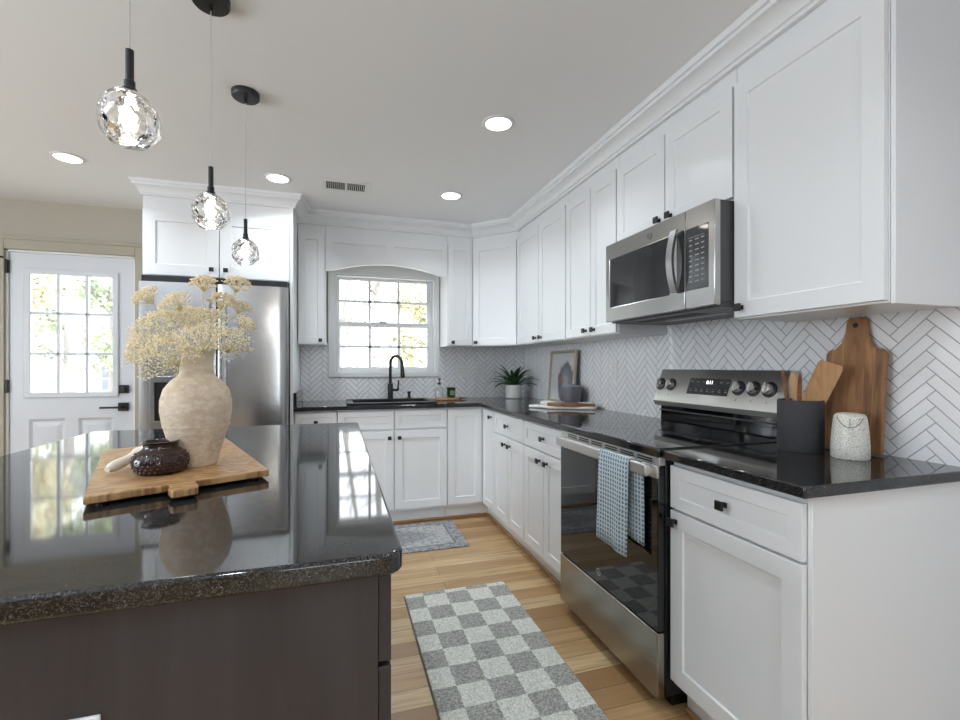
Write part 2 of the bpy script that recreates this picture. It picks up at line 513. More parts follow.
sash('lower', .03, .06, WZ0 + .012, zm + .02, 1.195, zm - .018)
sash('upper', .065, .095, zm - .02, WZ1 - .012, zm + .022, 1.95)
MB().box(-1.36, -1.30, .012, .034, zm + .018, zm + .03).build('sash_lock', M['trimw'], r, bevel=.003)

# ------------------------------------------------------------------ back door
r = struct_root('door_1', (-3.57, 0, 0))
m = MB()
m.box(-4.06, -3.962, -.02, 0, 0, 2.11).box(-3.176, -3.09, -.02, 0, 0, 2.11).box(-3.962, -3.176, -.02, 0, 2.032, 2.11)
m.box(-4.07, -4.045, -.027, 0, 0, 2.125).box(-3.105, -3.08, -.027, 0, 0, 2.125).box(-4.07, -3.08, -.027, 0, 2.1, 2.125)
m.build('door_casing', M['casing'], r, bevel=.003)
m = MB()
m.box(DX0, DX0 + .012, 0, .14, 0, DZ1).box(DX1 - .012, DX1, 0, .14, 0, DZ1).box(DX0, DX1, 0, .14, DZ1 - .012, DZ1)
m.build('door_jamb', M['trimw'], r)
dx0, dx1, dz1 = -3.944, -3.194, 2.012
gx0, gx1, gz0, gz1 = -3.834, -3.315, 1.0, 1.878
px = [(-3.836, -3.615), (-3.54, -3.32)]
m = MB()
xs = sorted({dx0, dx1, gx0, gx1, *px[0], *px[1]}); zs = [.012, .2, .82, gz0, gz1, dz1]
hole = lambda x, z: (gx0 < x < gx1 and gz0 < z < gz1) or (.2 < z < .82 and any(a < x < b for a, b in px))
m.grid(xs, zs, lambda x, z: not hole(x, z), fy, .012, .052)
slab = m.build('door_slab', M['door'], r)
for a, b in px:
    m = MB()
    V = lambda i, y: [(a + i, y, .2 + i), (b - i, y, .2 + i), (b - i, y, .82 - i), (a + i, y, .82 - i)]
    vs = V(0, .012) + V(.018, .024) + V(.03, .024) + V(.055, .016)
    F = [(12, 13, 14, 15)]
    for q in range(3):
        for i in range(4):
            j = (i + 1) % 4; F.append((4 * q + i, 4 * q + j, 4 * q + 4 + j, 4 * q + 4 + i))
    m.poly(vs, F); m.build('raised_panel', M['door'], slab)
m = MB()
m.grid([gx0 - .028, gx0 + .012, gx1 - .012, gx1 + .028], [gz0 - .028, gz0 + .012, gz1 - .012, gz1 + .028],
       lambda x, z: not (gx0 < x < gx1 and gz0 < z < gz1), fy, 0.0, .012)
m.build('glazing_frame', M['door'], slab, bevel=.006)
m = MB()
for k in (1, 2):
    x = gx0 + (gx1 - gx0) * k / 3; z = gz0 + (gz1 - gz0) * k / 3
    m.box(x - .009, x + .009, .006, .04, gz0, gz1); m.box(gx0, gx1, .006, .04, z - .009, z + .009)
m.build('muntin', M['door'], slab, bevel=.003)
MB().box(gx0, gx1, .026, .03, gz0, gz1).build('glass', M['pane'], slab)
m = MB(); m.box(-3.285, -3.222, -.008, .012, .998, 1.06)
m.cyl((-3.254, -.02, 1.03), (-3.254, -.006, 1.03), .018)
m.build('deadbolt', M['black'], slab, bevel=.002)
m = MB(); m.box(-3.288, -3.224, -.008, .012, .866, .928).cyl((-3.256, -.05, .897), (-3.256, -.006, .897), .011).box(-3.386, -3.248, -.056, -.044, .888, .903)
m.build('door_handle', M['black'], slab, bevel=.002)
for z in (1.91, 1.06, .22):
    MB().box(-3.962, -3.944, -.004, .012, z - .045, z + .045).cyl((-3.953, -.006, z - .048), (-3.953, -.006, z + .048), .006).build('hinge', M['black'] if z > 1.5 else M['darkgrey'], r)
MB().tube([(-3.962, -.02, 1.968), (-3.985, -.035, 1.972), (-4.02, -.03, 1.965), (-4.045, -.028, 1.97)], .006).build('hinge_stop', M['black'], r)

# baseboards (only the stretches with bare wall)
MB().box(XL, -4.075, -.014, 0, 0, .11).build('baseboard_back', M['trimw'], kind='structure', bevel=.003)
MB().box(-.014, 0, YB, -3.30, 0, .11).build('baseboard_right', M['trimw'], kind='structure', bevel=.003)

# ------------------------------------------------------------------ tiled backsplash
m = MB()
m.grid([-2.008, cx0 - .002, cx1 + .002, -.0005], [.9, cz0 - .002, 1.40],
       lambda x, z: not (cx0 - .002 < x < cx1 + .002 and z > cz0 - .002), fy, -.008, -.0005)
m.build('backsplash_wall', M['tile_b'], kind='structure')
m = MB(); m.box(-.008, -.0005, -3.27, -.0085, .9, 1.46)
m.build('backsplash_wall', M['tile_r'], kind='structure')

# ------------------------------------------------------------------ cabinet builders
FRB = lambda u, d, z: (-.60 - d, -u, z)      # right-hand base run: u = distance from the back wall
FBB = lambda u, d, z: (u, -.60 - d, z)       # back base run: u = x
FRU = lambda u, d, z: (-.307 - d, -u, z)     # right-hand wall cabinets
FBU = lambda u, d, z: (u, -.307 - d, z)

def knob(f, u, z, parent, d=.019):
    m = MB()
    m.fbox(f, u - .008, u + .008, d - .001, d + .004, z - .008, z + .008)
    m.fbox(f, u - .0045, u + .0045, d + .003, d + .019, z - .0045, z + .0045)
    m.fbox(f, u - .0135, u + .0135, d + .018, d + .027, z - .0135, z + .0135)
    return m.build('knob', M['black'], parent, bevel=.0012)

def front(kind, f, u0, u1, z0, z1, root, k=None, st=None):
    m = MB(); m.shaker(f, u0, u1, z0, z1, st if st else (.057 if kind == 'door' else .04))
    o = m.build(kind, M['cab'], root, bevel=.0012)
    if k: knob(f, k[0], k[1], o)
    return o

def carcass(f, u0, u1, z0, z1, depth, root, shelf=True, open_top=False):
    m = MB(); a, b = min(u0, u1) + .0008, max(u0, u1) - .0008
    w = .016
    m.fbox(f, a, a + w, -depth, 0, z0, z1).fbox(f, b - w, b, -depth, 0, z0, z1)
    m.fbox(f, a + w, b - w, -depth, 0, z0, z0 + w).fbox(f, a + w, b - w, -depth, -depth + w, z0 + w, z1)
    m.fbox(f, a + w, b - w, -w, 0, z0 + w, z1)
    if not open_top: m.fbox(f, a + w, b - w, -depth + w, -w, z1 - w, z1)
    return m.build('carcass', M['cab'], root)

def toe(f, u0, u1, root):
    return MB().fbox(f, min(u0, u1) + .001, max(u0, u1) - .001, -.07, -.055, .0, .108).build('toe_kick', M['cab'], root)

ZB0, ZB1 = .108, .882
DT, DB, DOORB = .868, .722, .128
def base(label, f, u0, u1, mid, knobs, name='base_cabinet'):
    c = f((u0 + u1) / 2, -.3, 0)
    root = thing(name, label, 'cabinet', c, 'white base cabinets')
    return root

# back run: drawer base beside the refrigerator panel
rt = base('narrow white base cabinet with one drawer beside the refrigerator panel', FBB, -2.005, -1.718, None, None)
carcass(FBB, -2.007, -1.7185, ZB0, ZB1, .585, rt); toe(FBB, -2.007, -1.7185, rt)
front('drawer', FBB, -2.0, -1.722, DB + .012, DT, rt, (-1.862, .80), .034)
front('door', FBB, -2.0, -1.722, DOORB, DB - .004, rt, (-1.75, .665))
# sink base
rt = base('wide white sink base with two doors below the kitchen window', FBB, -1.7, -.9, None, None, 'sink_base_cabinet')
carcass(FBB, -1.7175, -.9055, ZB0, ZB1, .585, rt, open_top=True); toe(FBB, -1.7175, -.9055, rt)
front('drawer_front', FBB, -1.713, -1.314, DB + .012, DT, rt)
front('drawer_front', FBB, -1.306, -.908, DB + .012, DT, rt)
front('door', FBB, -1.713, -1.314, DOORB, DB - .004, rt, (-1.345, .667))
front('door', FBB, -1.306, -.908, DOORB, DB - .004, rt, (-1.272, .667))
# corner base
rt = thing('corner_base_cabinet', 'white corner base cabinet with two door leaves meeting at a right angle', 'cabinet', (-.45, -.45, 0), 'white base cabinets')
m = MB()
m.box(-.904, -.888, -.599, -.02, ZB0, ZB1).box(-.888, -.03, -.599, -.02, ZB0, ZB0 + .016).box(-.888, -.601, -.6, -.584, ZB0 + .016, ZB1)
m.box(-.6, -.584, -.888, -.6, ZB0 + .016, ZB1).box(-.599, -.02, -.904, -.888, ZB0, ZB1).box(-.599, -.03, -.888, -.6, ZB0, ZB0 + .016)
m.box(-.888, -.03, -.036, -.02, ZB0 + .016, ZB1).box(-.036, -.02, -.888, -.036, ZB0 + .016, ZB1)
m.build('carcass', M['cab'], rt)
m = MB(); m.box(-.904, -.53, -.545, -.53, 0, .108).box(-.545, -.53, -.904, -.545, 0, .108); m.build('toe_kick', M['cab'], rt)
front('door', FBB, -.897, -.624, DOORB, DT, rt)
front('door', FRB, .624, .898, DOORB, DT, rt, (.842, .822), .05)
# right run
for lab, a, b, kd, sp in (('white base cabinet with one drawer over two doors, next to the corner cabinet', .9055, 1.4745, 1.19, 1.188),
                          ('white base cabinet with one drawer over two doors, touching the range', 1.4755, 2.0415, 1.762, 1.760)):
    rt = base(lab, FRB, a, b, None, None)
    carcass(FRB, a, b, ZB0, ZB1, .585, rt); toe(FRB, a, b, rt)
    front('drawer', FRB, a + .004, b - .004, DB + .003, DT, rt, (kd, .797))
    front('door', FRB, a + .004, sp - .003, DOORB, DB - .006, rt, (sp - .048, .667))
    front('door', FRB, sp + .003, b - .004, DOORB, DB - .006, rt, (sp + .048, .667))
# near cabinet with the finished end
rt = base('white base cabinet with one wide drawer over one door, beside the towel end', FRB, 2.785, 3.275, None, None)
carcass(FRB, 2.785, 3.262, ZB0, ZB1, .585, rt)
MB().fbox(FRB, 2.786, 3.262, -.07, -.055, 0, .108).build('toe_kick', M['cab'], rt)
MB().fbox(FRB, 3.2625, 3.2745, -.59, .001, 0, ZB1).build('end_panel', M['cab'], rt, bevel=.001)
MB().fbox(FRB, 3.2645, 3.2765, -.004, .004, 0, ZB1).build('corner_bead', M['cab'], rt, bevel=.001)
front('drawer', FRB, 2.789, 3.262, DB - .004, .862, rt, (3.024, .792))
front('door', FRB, 2.789, 3.262, DOORB, DB - .012, rt, (2.816, .676))
# shoe molding along the toe kicks
MB().box(-2.005, -.56, -.562, -.546, 0, .02).box(-.562, -.546, -2.039, -.56, 0, .02).build('trim_2', M['shoe'], kind='structure', bevel=.006)
MB().box(-.562, -.546, -3.262, -2.787, 0, .02).build('trim_3', M['shoe'], kind='structure', bevel=.006)

# ------------------------------------------------------------------ wall cabinets
ZU0, ZU1, UD0, UD1 = 1.372, 2.30, 1.38, 2.23
def upper(label, f, u0, u1, doors, name='wall_cabinet', z0=ZU0, dz0=None, depth=.297, st=.057):
    c = f((u0 + u1) / 2, -.15, z0)
    rt = thing(name, label, 'cabinet', c, 'white wall cabinets')
    carcass(f, u0, u1, z0, ZU1, depth, rt)
    for a, b, k in doors: front('door', f, a, b, dz0 if dz0 else z0 + .006, UD1, rt, k, st)
    return rt
upper('slim white wall cabinet between refrigerator panel and window', FBU, -2.006, -1.804, [(-2.002, -1.812, (-1.842, 1.402))], st=.05)
upper('narrow white wall cabinet between the window and the angled corner cabinet', FBU, -.833, -.612, [(-.828, -.617, (-.79, 1.402))], st=.05)
upper('white two-door wall cabinet next to the angled corner cabinet', FRU, .612, 1.458, [(.618, 1.037, (.995, 1.408)), (1.043, 1.452, (1.088, 1.408))])
upper('white two-door wall cabinet on the far side of the microwave', FRU, 1.459, 2.02, [(1.464, 1.757, (1.715, 1.408)), (1.763, 2.015, (1.805, 1.408))], st=.052)
upper('short white two-door wall cabinet directly above the microwave', FRU, 2.021, 2.766, [(2.026, 2.392, (2.36, 1.858)), (2.398, 2.762, (2.435, 1.858))], z0=1.815, dz0=1.824)
rt = upper('large white single-door wall cabinet over the wooden cutting board', FRU, 2.767, 3.262, [(2.772, 3.258, (2.805, 1.412))])
MB().fbox(FRU, 3.2625, 3.2745, -.297, .0, ZU0 - .004, ZU1).build('end_panel', M['cab'], rt, bevel=.001)
# angled corner cabinet
rt = thing('corner_wall_cabinet', 'white angled wall cabinet with one door across the room corner', 'cabinet', (-.3, -.3, ZU0), 'white wall cabinets')
A, B = Vector((-.609, -.307, 0)), Vector((-.307, -.609, 0))
du = (B - A).normalized(); nn = Vector((-du.y, du.x, 0));
if nn.x > 0: nn = -nn
FD = lambda u, d, z: tuple(A + du * u + nn * d + Vector((0, 0, z)))
LD = (B - A).length
m = MB(); out = [(-.609, -.01), (-.609, -.307), (-.307, -.609), (-.01, -.609), (-.01, -.01)]
m.prism(out, lambda u, d, z: (u, z, d), ZU0, ZU1); m.build('carcass', M['cab'], rt)
front('door', FD, .012, LD - .012, ZU0 + .006, UD1, rt, (.048, 1.402))
# arched valance over the window
rt = thing('window_valance', 'white arched valance board with two sunk panels above the window', 'valance', (-1.34, -.31, 1.95))
m = MB()
vx0, vx1 = -1.803, -.834
arch = [(vx0 + (vx1 - vx0) * k / 30, 1.945 + .075 * max(0, math.sin(PI * min(max((k / 30 - .05) / .9, 0), 1))) ** .8) for k in range(31)]
m.prism(arch + [(vx1, ZU1), (vx0, ZU1)], fy, -.307, -.295)
m.build('board', M['cab'], rt)
m = MB()
zt = 2.075
m.prism(arch + [(vx1, zt), (vx0, zt)], fy, -.319, -.307)
for a, b in ((vx0, -1.752), (-1.348, -1.28), (-.880, vx1)): m.box(a, b, -.319, -.307, zt, 2.17)
m.box(vx0, vx1, -.319, -.307, 2.17, 2.235)
m.build('frame', M['cab'], rt)

# over-refrigerator cabinet with its full-height panels
FFC = lambda u, d, z: (u, -.65 - d, z)
rt = thing('refrigerator_cabinet', 'deep white two-door cabinet above the refrigerator with a full-height side panel', 'cabinet', (-2.46, -.32, 0))
m = MB()
m.box(-2.906, -2.89, -.65, -.004, 1.78, ZU1).box(-2.89, -2.031, -.65, -.004, 1.78, 1.796).box(-2.89, -2.031, -.02, -.004, 1.796, ZU1).box(-2.89, -2.031, -.65, -.634, 1.796, ZU1)
m.build('carcass', M['cab'], rt)
MB().box(-2.03, -2.0095, -.66, -.004, 0, ZU1).build('side_panel', M['cab'], rt, bevel=.001)
front('door', FFC, -2.902, -2.468, 1.79, 2.208, rt, (-2.508, 1.838), .07)
front('door', FFC, -2.462, -2.034, 1.79, 2.208, rt, (-2.424, 1.838), .07)

# crown molding round everything
prof = [(0, 2.298), (.018, 2.298), (.018, 2.311), (.026, 2.314), (.03, 2.322), (.038, 2.333), (.054, 2.345), (.07, 2.352), (.078, 2.354), (.078, 2.368), (.088, 2.371), (.096, 2.3895), (0, 2.3895)]
path = [(-2.908, -.001), (-2.908, -.652), (-2.008, -.652), (-2.008, -.309), (-.611, -.309), (-.309, -.611), (-.309, -3.277), (-.001, -3.277)]
pv = [Vector(p) for p in path]
offs = []
for i, p in enumerate(pv):
    ns = []
    if i > 0: d = (p - pv[i - 1]).normalized(); ns.append(Vector((d.y, -d.x)))
    if i < len(pv) - 1: d = (pv[i + 1] - p).normalized(); ns.append(Vector((d.y, -d.x)))
    if len(ns) == 1: offs.append(ns[0])
    else:
        b = (ns[0] + ns[1]); offs.append(b / (1 + ns[0].dot(ns[1])))
m = MB(); rings = []
for q_, (p, o) in enumerate(zip(pv, offs)):
    if q_ < 3: o = o * .6
    rings.append([m.bm.verts.new((p.x + o.x * a, p.y + o.y * a, z)) for a, z in prof])
for a, b in zip(rings, rings[1:]):
    for k in range(len(prof)):
        m.bm.faces.new((a[k], a[(k + 1) % len(prof)], b[(k + 1) % len(prof)], b[k]))
m.bm.faces.new(rings[0]); m.bm.faces.new(rings[-1])
m.build('trim_1', M['trimw'], kind='structure', smooth=25)

# ------------------------------------------------------------------ countertops
SX0, SX1, SY0, SY1 = -1.62, -.99, -.53, -.13
m = MB()
m.grid([-2.0085, SX0, SX1, -.648, -.0085], [-2.0435, -.648, SY0, SY1, -.0085],
       lambda x, y: not (SX0 < x < SX1 and SY0 < y < SY1) and not (x < -.648 and y < -.648), fz, .884, .914)
ct = tag(m.build('countertop', M['granite'], bevel=.004), 'L-shaped black granite countertop running from the refrigerator panel round to the range', 'countertop', 'black granite countertops')
MB().box(-2.0085, -1.988, -.648, -.0085, .9145, 1.014).build('side_splash', M['granite'], ct, bevel=.002)
m = MB(); m.grid([-.648, -.0085], [-3.292, -2.7835], lambda x, y: True, fz, .884, .914)
tag(m.build('countertop', M['granite'], bevel=.004), 'short black granite countertop carrying the wooden cutting board and utensil crock', 'countertop', 'black granite countertops')

# ------------------------------------------------------------------ sink and taps
rt = thing('kitchen_sink', 'black composite drop-in sink set in the counter under the window', 'sink', (-1.305, -.33, .914))
m = MB()
ox0, ox1, oy0, oy1 = -1.65, -.965, -.555, -.09
m.grid([ox0, -1.60, -1.01, ox1], [oy0, -.51, -.17, oy1], lambda x, y: not (-1.6 < x < -1.01 and -.51 < y < -.17), fz, .9145, .926)
m.build('rim', M['sink'], rt, bevel=.004)
m = MB()
m.box(-1.612, -1.6, -.522, -.158, .72, .9144).box(-1.01, -.998, -.522, -.158, .72, .9144).box(-1.6, -1.01, -.522, -.51, .72, .9144).box(-1.6, -1.01, -.17, -.158, .72, .9144).box(-1.6, -1.01, -.51, -.17, .72, .732)
m.build('basin', M['sink'], rt)
MB().cyl((-1.305, -.34, .732), (-1.305, -.34, .735), .045).build('drain', M['chrome'], rt, smooth=30)

rt = thing('faucet', 'matte black gooseneck faucet with a pull-down spray behind the sink', 'faucet', (-1.285, -.125, .926))
MB().lathe([(0, .9262), (.027, .9262), (.027, .934), (.023, .938), (.023, 1.05), (.019, 1.056), (0, 1.056)], (-1.285, -.125, 0), 24).build('body', M['black'], rt, smooth=35)
pts = [(-1.285, -.125, 1.05), (-1.285, -.125, 1.18)]
for k in range(13):
    a = PI - PI * k / 12 * 1.02
    pts.append((-1.285 + .042 + .042 * math.cos(a), -.125 - .05 - .05 * math.cos(a), 1.225 + .062 * math.sin(a)))
MB().tube(pts, .0125, 14).build('spout', M['black'], rt, smooth=40)
e = pts[-1]
MB().tube([(e[0], e[1], e[2] + .01), (e[0] + .002, e[1] - .002, 1.19), (e[0] + .006, e[1] - .006, 1.12), (e[0] + .007, e[1] - .007, 1.105)], [.0135, .016, .019, .016], 16).build('spray_head', M['black'], rt, smooth=40)
m = MB(); m.cyl((-1.265, -.13, 1.0), (-1.222, -.145, 1.0), .011).tube([(-1.225, -.144, .995), (-1.222, -.146, 1.02), (-1.218, -.15, 1.085)], [.011, .008, .006], 12)
m.build('handle', M['black'], rt, smooth=40)
rt = thing('soap_pump', 'small black deck button on the sink rim beside the faucet', 'pump', (-1.125, -.12, .926))
MB().lathe([(0, .9262), (.022, .9262), (.022, .932), (.014, .936), (0, .936)], (-1.125, -.12, 0), 20).build('flange', M['black'], rt, smooth=35)
MB().lathe([(0, .9365), (.012, .9365), (.012, .965), (.016, .967), (.016, .985), (0, .987)], (-1.125, -.12, 0), 20).build('button', M['black'], rt, smooth=35)

# ------------------------------------------------------------------ soap tray by the window
rt = thing('serving_board', 'small round-ended wooden tray under the soap bottle and green candle', 'tray', (-.84, -.25, .9145))
m = MB(); n = 28
pts = [(-.834 + .12 * math.cos(2 * PI * k / n), -.25 + .075 * math.sin(2 * PI * k / n)) for k in range(n)]
m.prism(pts, lambda u, d, z: (u, z, d), .9145, .932)
m.build('board', wood('tray_oak', (196, 148, 104), (146, 100, 64), (8, 60, 60), .5), rt, bevel=.004)
MB().tube([(-.718, -.25, .923), (-.69, -.24, .925), (-.665, -.235, .926), (-.64, -.23, .926)], [.012, .009, .006, .003], 8).build('handle', M['utensil_dark'], rt, smooth=50)
rt = thing('soap_bottle', 'clear glass soap bottle with a black pump on the small wooden tray', 'bottle', (-.888, -.25, .9325))
c = (-.888, -.25, 0)
MB().lathe([(0, .9325), (.034, .9325), (.036, .938), (.035, 1.0), (.030, 1.02), (.014, 1.034), (.013, 1.045), (.010, 1.045), (.011, 1.034), (.027, 1.017), (.032, .998), (.033, .94), (0, .936)], c, 28).build('glass_body', M['bottle'], rt, smooth=40)
MB().lathe([(0, .937), (.0315, .938), (.0315, .985), (0, .985)], c, 24).build('liquid_soap', simple('pale_soap', (222, 218, 224), .3, bump=(30, .02, .001)), rt, smooth=40)
m = MB(); m.lathe([(0, 1.0455), (.016, 1.0455), (.016, 1.062), (.006, 1.064), (.005, 1.085), (.012, 1.087), (.012, 1.098), (0, 1.1)], c, 20).box(-.895, -.881, -.29, -.25, 1.088, 1.096)
m.build('pump', M['blackplastic'], rt, smooth=35)
rt = thing('candle_jar', 'green glass candle jar on the small wooden tray', 'candle', (-.784, -.25, .9325))
c = (-.784, -.25, 0)
MB().lathe([(0, .9325), (.030, .9325), (.036, .945), (.038, 1.02), (.035, 1.02), (.033, .947), (0, .94)], c, 28).build('jar', M['greenglass'], rt, smooth=40)
MB().lathe([(0, .9405), (.031, .947), (.0325, .99), (0, .99)], c, 24).build('wax', simple('green_wax', (74, 98, 70), .5, bump=(40, .05, .001)), rt, smooth=40)
MB().box(-.804, -.764, -.2895, -.2875, .955, .995).build('paper_label', simple('cream_label', (120, 138, 100), .7, bump=(200, .05, .0005)), rt)

# ------------------------------------------------------------------ outlets and switches
def outlet(label, f, u, z, w=.075, h=.117, gang=1, dark=False):
    c = f(u, 0, z); rt = thing('wall_outlet', label, 'outlet', c, 'white wall plates')
    MB().fbox(f, u - w / 2, u + w / 2, .0005, .007, z - h / 2, z + h / 2).build('plate', M['white_plastic'], rt, bevel=.002)
    for g in range(gang):
        uu = u + (g - (gang - 1) / 2) * .046
        m = MB().fbox(f, uu - .016, uu + .016, .006, .009, z - .034, z + .034); o = m.build('insert', M['white_plastic'], rt, bevel=.001)
        for dz in (-.018, .018):
            for q in (-.006, .006):
                MB().fbox(f, uu + q - .001, uu + q + .001, .0088, .0093, z + dz - .004, z + dz + .004).build('slot', M['slot'], o)
FBT = lambda u, d, z: (u, -.008 - d, z)
FRT = lambda u, d, z: (-.008 - d, -u, z)
outlet('wide white double wall plate on the back tile near the window', FBT, -.625, 1.162, .115, .117, 2)
outlet('narrow white wall plate on the back tile above the potted plant side', FBT, -.46, 1.158)
outlet('white wall plate on the side tile between picture and range', FRT, 1.523, 1.175)
FIE = lambda u, d, z: (u, -3.385 - d, z)
outlet('white outlet plate on the dark end panel of the island', FIE, -2.048, .683)

# ------------------------------------------------------------------ refrigerator
rt = thing('refrigerator', 'stainless steel French-door refrigerator with a water dispenser beside the back door', 'refrigerator', (-2.465, -.4, 0))
fx0, fx1, fs = -2.893, -2.036, -2.4645
MB().box(fx0, fx1, -.69, -.03, .02, 1.752).build('body', M['darkgrey'], rt, bevel=.004)
MB().box(fx0 + .004, fx1 - .004, -.728, -.69, 1.7355, 1.776).build('gap_strip', M['black'], rt, bevel=.003)  # black strip filling the gap between doors and cabinet
def bowed(a, b, z0, z1, name, depth=.013, ch=.012):
    m = MB(); n = 14; fr = []
    for k in range(n + 1):
        s = k / n; x = a + (b - a) * s; e = min(s, 1 - s)
        y = -.755 - depth * math.sin(PI * s) ** .7 + (ch * (1 - min(1, e * n / 1.0)))
        fr.append((x, y))
    pts = fr + [(b, -.692), (a, -.692)]
    m.prism(pts, lambda u, d, z: (u, z, d), z0, z1)
    return m.build(name, M['steel_v'], rt, smooth=30)
dl = bowed(fx0, fs - .003, .70, 1.732, 'door', .005, .003); dr = bowed(fs + .003, fx1, .70, 1.732, 'door')
fd = bowed(fx0, fx1, .06, .69, 'freezer_drawer')
for s, d in ((-1, dl), (1, dr)):
    x = fs + s * .034
    m = MB(); m.tube([(x, -.80, .80), (x, -.812, .86), (x, -.815, 1.2), (x, -.812, 1.56), (x, -.80, 1.62)], .0115, 14)
    m.cyl((x, -.757, .83), (x, -.808, .83), .009).cyl((x, -.757, 1.59), (x, -.808, 1.59), .009)
    m.build('handle', M['chrome'], d, smooth=40)
m = MB(); m.tube([(-2.80, -.812, .63), (-2.465, -.822, .63), (-2.13, -.812, .63)], .0115, 14).cyl((-2.76, -.757, .63), (-2.76, -.81, .63), .009).cyl((-2.17, -.757, .63), (-2.17, -.81, .63), .009)
m.build('handle', M['chrome'], fd, smooth=40)
m = MB(); m.grid([-2.825, -2.80, -2.625, -2.60], [.80, .86, 1.10, 1.14], lambda x, z: not (-2.8 < x < -2.625 and .86 < z < 1.10), fy, -.785, -.76)
disp = m.build('dispenser_bezel', steel('dispenser_steel', (150, 150, 152), .3, (300, 300, 3)), dl, bevel=.003)
MB().box(-2.8, -2.625, -.772, -.764, .86, 1.10).build('dispenser_recess', M['blackplastic'], disp)
MB().box(-2.74, -2.685, -.784, -.772, 1.02, 1.09).build('paddle', M['darkgrey'], disp, bevel=.003)
# round emblem
def emblem(f, u, z, r, parent):
    m = MB(); n = 32
    for k in range(n):
        a0, a1 = 2 * PI * k / n, 2 * PI * (k + 1) / n
        q = [f(u + rr * math.cos(a), dd, z + rr * math.sin(a)) for a in (a0, a1) for rr in (r, r * .86) for dd in (0.0003, .0016)]
        m.poly(q, [(1, 3, 7, 5), (0, 1, 5, 4), (2, 6, 7, 3)])
    for s in (-1, 1):
        pts = [f(u + s * (.08 + .36 * math.sin(t_ * PI * 1.5)) * r, .001, z + (.55 - 1.1 * t_) * r) for t_ in [i / 8 for i in range(9)]]
        m.tube(pts, r * .06, 6)
    return m.build('emblem', M['chrome'], parent, smooth=40)
emblem(lambda u, d, z: (u, -.766 - d, z), -2.152, 1.648, .017, dr)

# ------------------------------------------------------------------ range
RY0, RY1 = 2.0455, 2.7805          # distance from back wall
FR = lambda u, d, z: (-.60 - d, -u, z)
rt = thing('range', 'stainless steel electric range with black glass cooktop and oven door', 'range', (-.34, -2.4, 0))
MB().fbox(FR, RY0, RY1, -.56, .03, .06, .885).build('body', M['blackplastic'], rt, bevel=.002)
MB().fbox(FR, RY0 + .03, RY1 - .03, -.5, -.02, .0, .06).build('plinth', M['black'], rt)
m = MB(); m.fbox(FR, RY0 - .001, RY1 + .001, -.55, .062, .886, .919)
ck = m.build('cooktop', M['cooktop'], rt, bevel=.006, seg=3)
t = NT('burner_print'); t.set(lin((44, 44, 46)), .25); t.bump(t.noise(t.obj(), 30, 1), .01, .001); M['ring'] = t.m
for (u, d, rr) in ((2.2, -.13, .105), (2.2, -.38, .08), (2.58, -.13, .115), (2.58, -.38, .08), (2.39, -.42, .05)):
    m = MB(); n = 48
    for k in range(n):
        a0, a1 = 2 * PI * k / n, 2 * PI * (k + 1) / n
        m.poly([FR(u + q * math.cos(a), d + q * math.sin(a), .9192) for a in (a0, a1) for q in (rr, rr - .003)], [(0, 1, 3, 2)])
    m.build('burner_ring', M['ring'], ck)
m = MB(); m.fbox(FR, RY0 + .002, RY1 - .002, .03, .055, .858, .885)
vt = m.build('vent_strip', M['steel_h'], rt, bevel=.002)
m = MB()
for k in range(6):
    u = RY0 + .07 + k * .108
    for zz in (.867, .876): m.fbox(FR, u, u + .085, .0548, .0556, zz - .0025, zz + .0025)
m.build('vent_slot', M['slot'], vt)
dr_ = MB().fbox(FR, RY0 + .003, RY1 - .003, .031, .06, .285, .856).build('oven_door', M['ovenglass'], rt, bevel=.004)
m = MB(); m.fbox(FR, RY0 + .003, RY1 - .003, .05, .066, .815, .857)
tr = m.build('door_trim', M['steel_h'], dr_, bevel=.003)
m = MB()
for k in range(4): m.fbox(FR, RY1 - .0032, RY1 - .0022, .036, .056, .822 + k * .009, .826 + k * .009)
m.build('side_vent', M['slot'], tr)
m = MB(); m.fbox(FR, RY0 + .04, RY1 - .014, .088, .104, .822, .864)
for u in (RY0 + .055, RY1 - .03): m.fbox(FR, u - .014, u + .014, .062, .092, .826, .860)
m.build('handle', M['steel_h'], dr_, bevel=.005, seg=3)
dw = MB().fbox(FR, RY0 + .003, RY1 - .003, .031, .062, .055, .28).build('storage_drawer', M['steel_drawer'], rt, bevel=.004)
emblem(lambda u, d, z: (-.66 - d, -u, z), 2.4, .335, .015, dr_)
# backguard: black riser and tilted steel control panel
m = MB(); m.prism([(-.012, .92), (-.075, .92), (-.07, 1.03), (-.012, 1.05)], lambda u, d, z: (u, d, z), -RY1 + .004, -RY0 - .004)
m.build('riser', M['cooktop'], rt, bevel=.003)
MB().box(-.082, -.074, -RY1 + .004, -RY0 - .004, .972, .978).build('riser_strip', M['darkgrey'], rt)
p0, p1 = Vector((-.118, 0, 1.024)), Vector((-.062, 0, 1.182))
m = MB(); m.prism([(-.012, 1.185), (-.058, 1.185), (p1.x, p1.z), (p0.x, p0.z), (-.108, 1.0), (-.012, 1.02)], lambda u, d, z: (u, d, z), -RY1, -RY0)
cp = m.build('control_panel', M['steel_h'], rt, bevel=.002)
pn = Vector((-(p1.z - p0.z), 0, p1.x - p0.x)).normalized(); pu = (p1 - p0).normalized()
def FC(u, d, s):     # u from the back wall, s up the sloped face from its middle
    q = (p0 + p1) / 2 + pu * s + pn * d
    return (q.x, -u, q.z)
MB().fbox(FC, 2.27, 2.515, -.004, .0015, -.035, .045).build('display', M['mwglass'], cp, bevel=.001)
Mx = Matrix.Translation(FC(2.40, .0022, .024)) @ Matrix((( 0, pu.x, pn.x), (-1, 0, 0), (0, pu.z, pn.z))).to_4x4()
